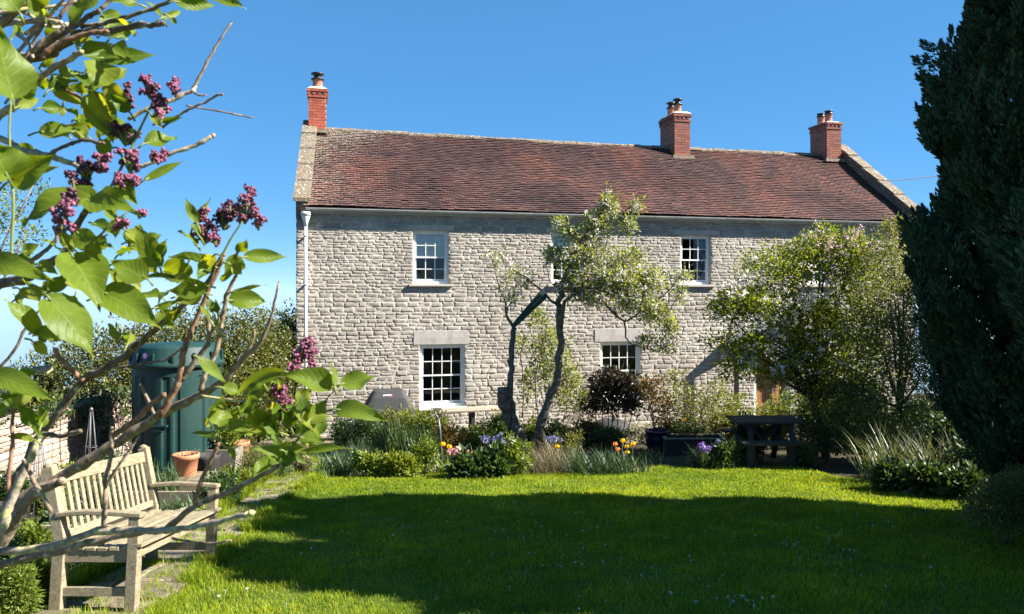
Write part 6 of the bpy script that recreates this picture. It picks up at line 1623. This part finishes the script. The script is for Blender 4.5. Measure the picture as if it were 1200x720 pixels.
leaf_spray([(48, 155, 95, 151, 20, None, 0), (108, 112, 133, 166, 36, None, .2), (112, 110, 140, 165, 24, None, 1.0), (118, 165, 128, 190, 18), (126, 132, 150, 104, 15), (172, 168, 208, 160, 22), (172, 210, 217, 187, 11), (142, 215, 160, 240, 22), (140, 175, 165, 190, 16), (150, 130, 128, 108, 16), (178, 135, 190, 150, 10), (190, 142, 214, 138, 8)])
leaf_spray([(110, 230, 18, 250, 42, 1.05, .5), (103, 235, 160, 246, 36, 1.0, .1), (90, 272, 120, 300, 26), (85, 290, 68, 272, 16), (108, 285, 133, 288, 14), (110, 262, 136, 275, 16), (70, 270, 86, 300, 18)])
leaf_spray([(-14, 308, 56, 322, 30, .9, .2), (44, 388, 8, 349, 26, 1.0, .2), (42, 390, 72, 398, 20, 1.0), (40, 402, 58, 418, 14, 1.0), (85, 300, 119, 358, 54, 1.05, 0), (58, 350, 112, 414, 52, 1.0, -.1), (123, 343, 187, 380, 44, 1.05, .1), (170, 326, 128, 304, 32, 1.06), (130, 320, 150, 336, 20, 1.08), (60, 340, 84, 322, 18, 1.06), (28, 330, 52, 350, 18, 1.05), (60, 385, 44, 408, 16, 1.03), (72, 330, 98, 340, 14, 1.06), (110, 352, 132, 360, 14, 1.07), (50, 345, 30, 340, 12)])
leaf_spray([(186, 311, 159, 263, 28), (168, 300, 144, 284, 14), (184, 305, 196, 280, 16), (230, 260, 216, 230, 12), (228, 263, 248, 232, 11), (228, 285, 211, 268, 20, None, .8), (246, 310, 197, 300, 24), (232, 275, 222, 262, 16), (288, 301, 338, 301, 18), (276, 300, 262, 333, 26), (280, 295, 290, 280, 14), (250, 300, 230, 318, 16), (272, 312, 284, 322, 14)])
leaf_spray([(270, 352, 315, 352, 25), (274, 342, 314, 335, 9), (240, 336, 194, 342, 24), (206, 326, 163, 321, 12), (182, 361, 213, 352, 9), (136, 398, 127, 379, 14), (236, 345, 205, 352, 20), (250, 366, 242, 345, 10), (255, 366, 252, 350, 8), (244, 372, 233, 355, 8), (195, 375, 208, 362, 8), (150, 402, 158, 385, 9), (220, 330, 190, 322, 16), (146, 390, 140, 402, 10), (150, 400, 138, 405, 8)])
leaf_spray([(-10, 438, 57, 462, 28, .92, .3), (15, 476, 42, 460, 14), (38, 516, 5, 510, 12), (40, 496, 21, 474, 18), (18, 470, 0, 462, 16), (48, 500, 56, 480, 10), (50, 470, 44, 452, 14), (42, 505, 36, 490, 10), (10, 475, -10, 490, 14)])
leaf_spray([(328, 437, 270, 459, 20), (318, 442, 288, 472, 18), (388, 453, 331, 438, 30, 1.08, 0), (360, 491, 352, 461, 20), (362, 493, 385, 467, 22), (392, 450, 390, 425, 12), (401, 450, 441, 441, 24, 1.09, 0), (396, 480, 453, 489, 25, 1.07, 0), (346, 483, 382, 514, 16), (355, 531, 408, 521, 12), (326, 541, 299, 522, 25), (326, 506, 289, 481, 25), (308, 509, 274, 497, 16), (255, 502, 262, 470, 30, 1.1, .2), (250, 512, 224, 506, 13), (234, 421, 268, 451, 15), (332, 546, 346, 524, 14), (330, 541, 321, 504, 16), (300, 470, 278, 482, 22), (268, 500, 290, 495, 14), (246, 500, 236, 490, 10), (262, 455, 284, 462, 18), (340, 500, 330, 478, 16), (350, 470, 366, 455, 18), (335, 530, 362, 545, 10), (290, 460, 310, 452, 20), (330, 470, 352, 486, 18), (310, 500, 322, 518, 16)])

# smaller leaves further inside the bush, behind the traced ones
extra = []
for cx, cy, sx, sy, n in ((60, 110, 40, 40, 10), (110, 60, 30, 25, 8), (130, 150, 25, 30, 8), (90, 320, 45, 30, 12), (170, 310, 25, 25, 8), (220, 320, 25, 25, 8), (300, 470, 30, 25, 14), (345, 500, 22, 22, 10), (20, 330, 25, 40, 8), (25, 470, 20, 25, 6), (40, 20, 40, 14, 6), (150, 285, 30, 22, 10), (95, 130, 30, 40, 8), (310, 490, 30, 22, 10)):
    for _ in range(n):
        x, y = rl.gauss(cx, sx * .7), rl.gauss(cy, sy * .7); a = rl.uniform(0, 2 * PI); l = rl.uniform(16, 34)
        extra.append((x, y, x + l * math.cos(a), y + l * .8 * math.sin(a), l * rl.uniform(.5, .75), rl.uniform(1.1, 1.28), rl.uniform(-1, 1)))
leaf_spray(extra)

# flower heads: a green rachis with little stalks, each carrying round closed buds
ICO = None
def bud_mesh(pts, rads, name, mat, parent):
    # octahedron subdivided once, stretched
    t = np.array([(1, 0, 0), (-1, 0, 0), (0, 1, 0), (0, -1, 0), (0, 0, 1), (0, 0, -1)], float)
    f = [(0, 2, 4), (2, 1, 4), (1, 3, 4), (3, 0, 4), (2, 0, 5), (1, 2, 5), (3, 1, 5), (0, 3, 5)]
    v = [tuple(p) for p in t]; fs = []; cache = {}
    def mid(a, b):
        k = (min(a, b), max(a, b))
        if k not in cache: p = unit((np.array(v[a]) + np.array(v[b]))[None])[0]; cache[k] = len(v); v.append(tuple(p))
        return cache[k]
    for a, b, c in f:
        ab, bc, ca = mid(a, b), mid(b, c), mid(c, a); fs += [(a, ab, ca), (b, bc, ab), (c, ca, bc), (ab, bc, ca)]
    v = np.array(v); fs = np.array(fs); n = len(pts)
    V = np.array(pts)[:, None] + v[None] * np.array(rads)[:, None, None] * RNG.uniform(.85, 1.2, (n, 1, 3))
    Fc = (np.arange(n)[:, None, None] * len(v) + fs[None]).reshape(-1, 3)
    return np_mesh(name, V.reshape(-1, 3), Fc, mat, parent, True)
def panicle(px, py, rx, ry, n, Y=1.08, br=2.3, mat='lilac_bud', tilt=0.0):
    c = LP(px, py, Y); base = LP(px - tilt * 8, py + ry * 1.25, Y); pts = []; rd = []; m = MB()
    k = max(5, n // 5)
    n = int(n * 3.0)
    for i in range(k):
        a = rl.uniform(0, 2 * PI); rr = math.sqrt(rl.random()); q = c + Vector((math.cos(a) * rr * rx / F * Y, rl.uniform(-.7, .7) * rx / F * Y, math.sin(a) * rr * ry / F * Y))
        m.tube(smooth_path([base, base.lerp(q, .5) + Vector((0, 0, .003)), q], 3), [.0016] * 7, 4)
        for j in range(max(5, n // k)):
            d = Vector((rl.gauss(0, 1), rl.gauss(0, 1), rl.gauss(0, 1))).normalized(); pts.append(tuple(q + d * rl.uniform(.2, 1.15) * 4.2 / F * Y)); rd.append(br * .74 / F * Y * rl.uniform(.7, 1.2))
    o = bud_mesh(pts, rd, 'flower_panicle', mat, lil); m.build('stalks', 'green_stem', o)
for a in ((176, 100, 11, 13, 70), (190, 118, 9, 10, 50), (206, 103, 12, 9, 60), (188, 132, 10, 11, 45, 1.08, 2.8), (147, 155, 14, 13, 80, 1.1, 2.6, 'lilac_dark_bud'), (152, 185, 12, 14, 60, 1.06, 2.8), (98, 206, 16, 18, 90, 1.08, 2.8, 'lilac_dark_bud'), (150, 208, 14, 12, 60, 1.03, 3.0),
          (78, 242, 12, 12, 36, .98, 3.8), (74, 264, 11, 8, 26, .98, 3.8), (90, 222, 12, 16, 50, 1.02, 3.0, 'lilac_dark_bud'), (186, 182, 10, 7, 34, 1.06, 2.8), (143, 262, 11, 5, 30, 1.05, 2.8), (163, 248, 5, 7, 20, 1.06, 2.6), (151, 112, 8, 14, 40, 1.1, 2.6, 'lilac_dark_bud'), (120, 190, 12, 10, 46, 1.07, 2.8),
          (240, 272, 13, 12, 80, 1.1, 2.1), (262, 256, 11, 11, 70, 1.12, 2.2, 'lilac_dark_bud'), (270, 245, 9, 10, 50, 1.12, 2.2, 'lilac_dark_bud'), (287, 245, 13, 14, 90, 1.1, 2.2), (293, 226, 6, 7, 30, 1.1, 2.1), (303, 255, 8, 12, 50, 1.1, 2.2), (253, 280, 8, 7, 40, 1.09, 2.1), (241, 252, 7, 7, 34, 1.1, 2.2),
          (352, 412, 9, 12, 60, 1.14, 2.2), (364, 420, 8, 12, 50, 1.14, 2.2), (360, 402, 8, 6, 30, 1.14, 2.0), (327, 460, 8, 8, 40, 1.12, 2.2), (333, 470, 6, 6, 24, 1.12, 2.2), (342, 432, 6, 5, 20, 1.13, 2.2), (332, 486, 8, 9, 30, 1.14, 2.2, 'lilac_dark_bud'), (318, 456, 5, 5, 18, 1.13, 2.0)): panicle(*a)

# ------------------------------------------------------------------ grass blades of the lawn and the ragged edges
def grass():
    xs, ys = [], []
    def area(n, x0, x1, y0, y1, dens_pow):
        y = y0 + (y1 - y0) * RNG.random(n) ** dens_pow; x = RNG.uniform(x0, x1, n); k = in_poly(x, y, LAWN); return x[k], y[k]
    x, y = area(430000, -3.2, 6.5, 3.6, 12.6, 1.25)
    # clumpy cover: thin some places
    f = np.sin(x * 2.1 + 1.3 * np.sin(y * 1.7)) * np.cos(y * 2.6 + x) + .6 * np.sin(x * 6.3 + y * 4.1) + .5 * np.sin(y * 9.7 - x * 7.1)
    keep = RNG.random(len(x)) < np.clip(.8 + .18 * f, .35, 1); x, y, f = x[keep], y[keep], f[keep]
    n = len(x); hgt = RNG.uniform(.018, .042, n) * (1 + .22 * f)
    tall = RNG.random(n) < .02; hgt = np.where(tall, hgt * 1.7, hgt)
    edge = np.zeros(n)
    # tufts at the lawn edge by the path and in the joints of the paving
    ey = RNG.uniform(4.2, 13.6, 16000); ex = np.interp(ey, [p[1] for p in PATH_R], [p[0] for p in PATH_R]) + RNG.normal(size=len(ey)) * .045
    k = (np.sin(ey * 7) + np.sin(ey * 3.1 + 1) > -.4); ex, ey = ex[k], ey[k]
    ly = RNG.uniform(4.2, 13.6, 12000); lx = np.interp(ly, [p[1] for p in PATH_L], [p[0] for p in PATH_L]) + np.abs(RNG.normal(size=len(ly))) * -.12
    jn = 240; jy = RNG.uniform(4.4, 13.8, jn); jx = np.array([np.interp(v, [p[1] for p in PATH_L], [p[0] for p in PATH_L]) + RNG.random() * .75 for v in jy]); jx = (jx[:, None] + RNG.normal(size=(jn, 50)) * .05).ravel(); jy = (jy[:, None] + RNG.normal(size=(jn, 50)) * .05).ravel()
    X = np.concatenate([x, ex, lx, jx]); Yv = np.concatenate([y, ey, ly, jy]); H = np.concatenate([hgt, RNG.uniform(.04, .11, len(ex)), RNG.uniform(.05, .16, len(lx)), RNG.uniform(.02, .075, len(jx))])
    n = len(X); Z = 1.85 - .1057 * Yv; az = RNG.uniform(0, 2 * PI, n); lean = RNG.uniform(.1, 1.0, n) * H
    wd = (.0022 + .0003 * np.clip(Yv - 4, 0, 9)) * RNG.uniform(.7, 1.3, n)
    sx, sy = -np.sin(az), np.cos(az)
    B = np.stack([X, Yv, Z], 1); Sd = np.stack([sx, sy, 0 * sx], 1) * wd[:, None]; Ld = np.stack([np.cos(az), np.sin(az), 0 * az], 1)
    M = B + Ld * (lean * .35)[:, None] + np.array([0, 0, 1.0]) * (H * .6)[:, None]; T = B + Ld * lean[:, None] + np.array([0, 0, 1.0]) * H[:, None]
    V = np.stack([B - Sd, B + Sd, M + Sd * .8, M - Sd * .8, T], 1).reshape(-1, 3); b = np.arange(n)[:, None] * 5
    Fc = np.concatenate([b + np.array([[0, 1, 2]]), b + np.array([[0, 2, 3]]), b + np.array([[3, 2, 4]])], 0)
    o = np_mesh('grass', V, Fc, 'grass_blade'); tag(o, 'short mown grass blades covering the lawn and fringing the path', 'grass', kind='stuff')
    print('grass blades', n)
grass()
# daisies: one built, the others copied
def daisies():
    m = MB(); vs = []; fs = []
    for k in range(10):
        a = 2 * PI * k / 10; b = len(vs)
        for r, s in ((.002, 0), (.006, -.22), (.0095, 0), (.006, .22)): vs.append((r * math.cos(a + s), r * math.sin(a + s), .034 + r * .15))
        fs.append((b, b + 1, b + 2, b + 3))
    m.add(vs, fs); m.tube([(0, 0, 0), (.001, 0, .034)], .0008, 4)
    o0 = m.build('daisy', 'white_petal'); tag(o0, 'small white daisy open in the mown lawn', 'daisy', 'daisies in the lawn')
    rd = random.Random(8); cl = [(900, 640, 70, 22), (880, 660, 60, 20), (660, 665, 30, 8), (610, 640, 40, 18), (820, 690, 50, 14), (985, 660, 14, 26), (985, 625, 14, 14), (700, 618, 80, 14), (480, 575, 70, 6), (560, 586, 90, 8), (760, 600, 120, 16), (860, 710, 30, 6), (1060, 660, 50, 26), (400, 640, 80, 30), (640, 700, 90, 14), (300, 700, 30, 8), (930, 640, 20, 14)]
    k = 0
    while k < 190:
        c = rd.choice(cl); px, py = rd.gauss(c[0], c[2]), rd.gauss(c[1], c[3])
        if not (560 < py < 719): continue
        g = GP(px, py)
        if not in_poly([g.x], [g.y], LAWN)[0] or g.y > 11.6: continue
        o = o0 if k == 0 else o0.copy()
        if k: COL.objects.link(o)
        o.location = g; o.rotation_euler = (rd.uniform(-.5, .3), rd.uniform(-.3, .6), rd.uniform(0, 6)); s = rd.uniform(1.0, 1.5); o.scale = (s, s, s); k += 1
daisies()

# trees beyond the right edge of the frame: they shade the lawn, the tallest added to close a gap in that shade
src = [o for o in COL.objects if o.name == 'conifer'][0]
for loc, sc, rz, lab in (((5.2, 5.35, gz(5.35)), (1.1, 1.12, .9), 1.9, 'conifer nearer the camera beyond the right edge, shading the lawn'), ((6.7, 6.5, gz(6.5)), (1.1, 1.1, 1.08), .7, 'tallest conifer just beyond the right edge, unseen and added to close a gap in the lawn shade'), ((10.4, 11.9, gz(11.9)), (1.0, 1.0, .92), 4.0, 'conifer beyond the right edge, farthest from the camera')):
    c = copy_tree(src); c.location = loc; c.scale = sc; c.rotation_euler.z = rz; c['label'] = lab
# ------------------------------------------------------------------ camera, light, world
cam = bpy.data.cameras.new('camera'); co = bpy.data.objects.new('camera', cam); COL.objects.link(co)
co.location = (0, 0, CAMZ); co.rotation_euler = (PI / 2, 0, 0)
cam.sensor_width = 36; cam.lens = 36 * F / 1200; cam.shift_y = -(360 - HOR) / 1200; cam.clip_end = 1500; cam.clip_start = .02
scene.camera = co
cam.dof.use_dof = True; cam.dof.focus_distance = 14; cam.dof.aperture_fstop = 13
EL, AZ = R(38.5), R(-7.0)
SD = Vector((math.cos(EL) * math.cos(AZ), math.cos(EL) * math.sin(AZ), math.sin(EL)))
sl = bpy.data.lights.new('sun', 'SUN'); so = bpy.data.objects.new('sun', sl); COL.objects.link(so)
sl.energy = 5.0; sl.angle = R(.5); sl.color = (1, .95, .87)
so.rotation_euler = (-SD).to_track_quat('-Z', 'Y').to_euler()
w = bpy.data.worlds.new('World'); scene.world = w; w.use_nodes = True
nt = w.node_tree; bg = nt.nodes['Background']
sky = nt.nodes.new('ShaderNodeTexSky'); sky.sky_type = 'NISHITA'; sky.sun_disc = False
sky.sun_elevation = EL; sky.sun_rotation = PI / 2 - AZ
sky.air_density = .42; sky.dust_density = 0; sky.ozone_density = 6; sky.altitude = 2000
gm = nt.nodes.new('ShaderNodeGamma'); gm.inputs[1].default_value = .38
hs = nt.nodes.new('ShaderNodeHueSaturation'); hs.inputs['Saturation'].default_value = 1.86; hs.inputs['Value'].default_value = 1.14
nt.links.new(sky.outputs[0], gm.inputs[0]); nt.links.new(gm.outputs[0], hs.inputs['Color'])
nt.links.new(hs.outputs[0], bg.inputs[0]); bg.inputs[1].default_value = .13
scene.view_settings.view_transform = 'Standard'; scene.view_settings.look = 'None'
scene.view_settings.exposure = 2.0; scene.view_settings.gamma = 1.0; scene.view_settings.use_curve_mapping = False
scene.cycles.max_bounces = 8; scene.cycles.transparent_max_bounces = 12
scene.cycles.use_denoising = True
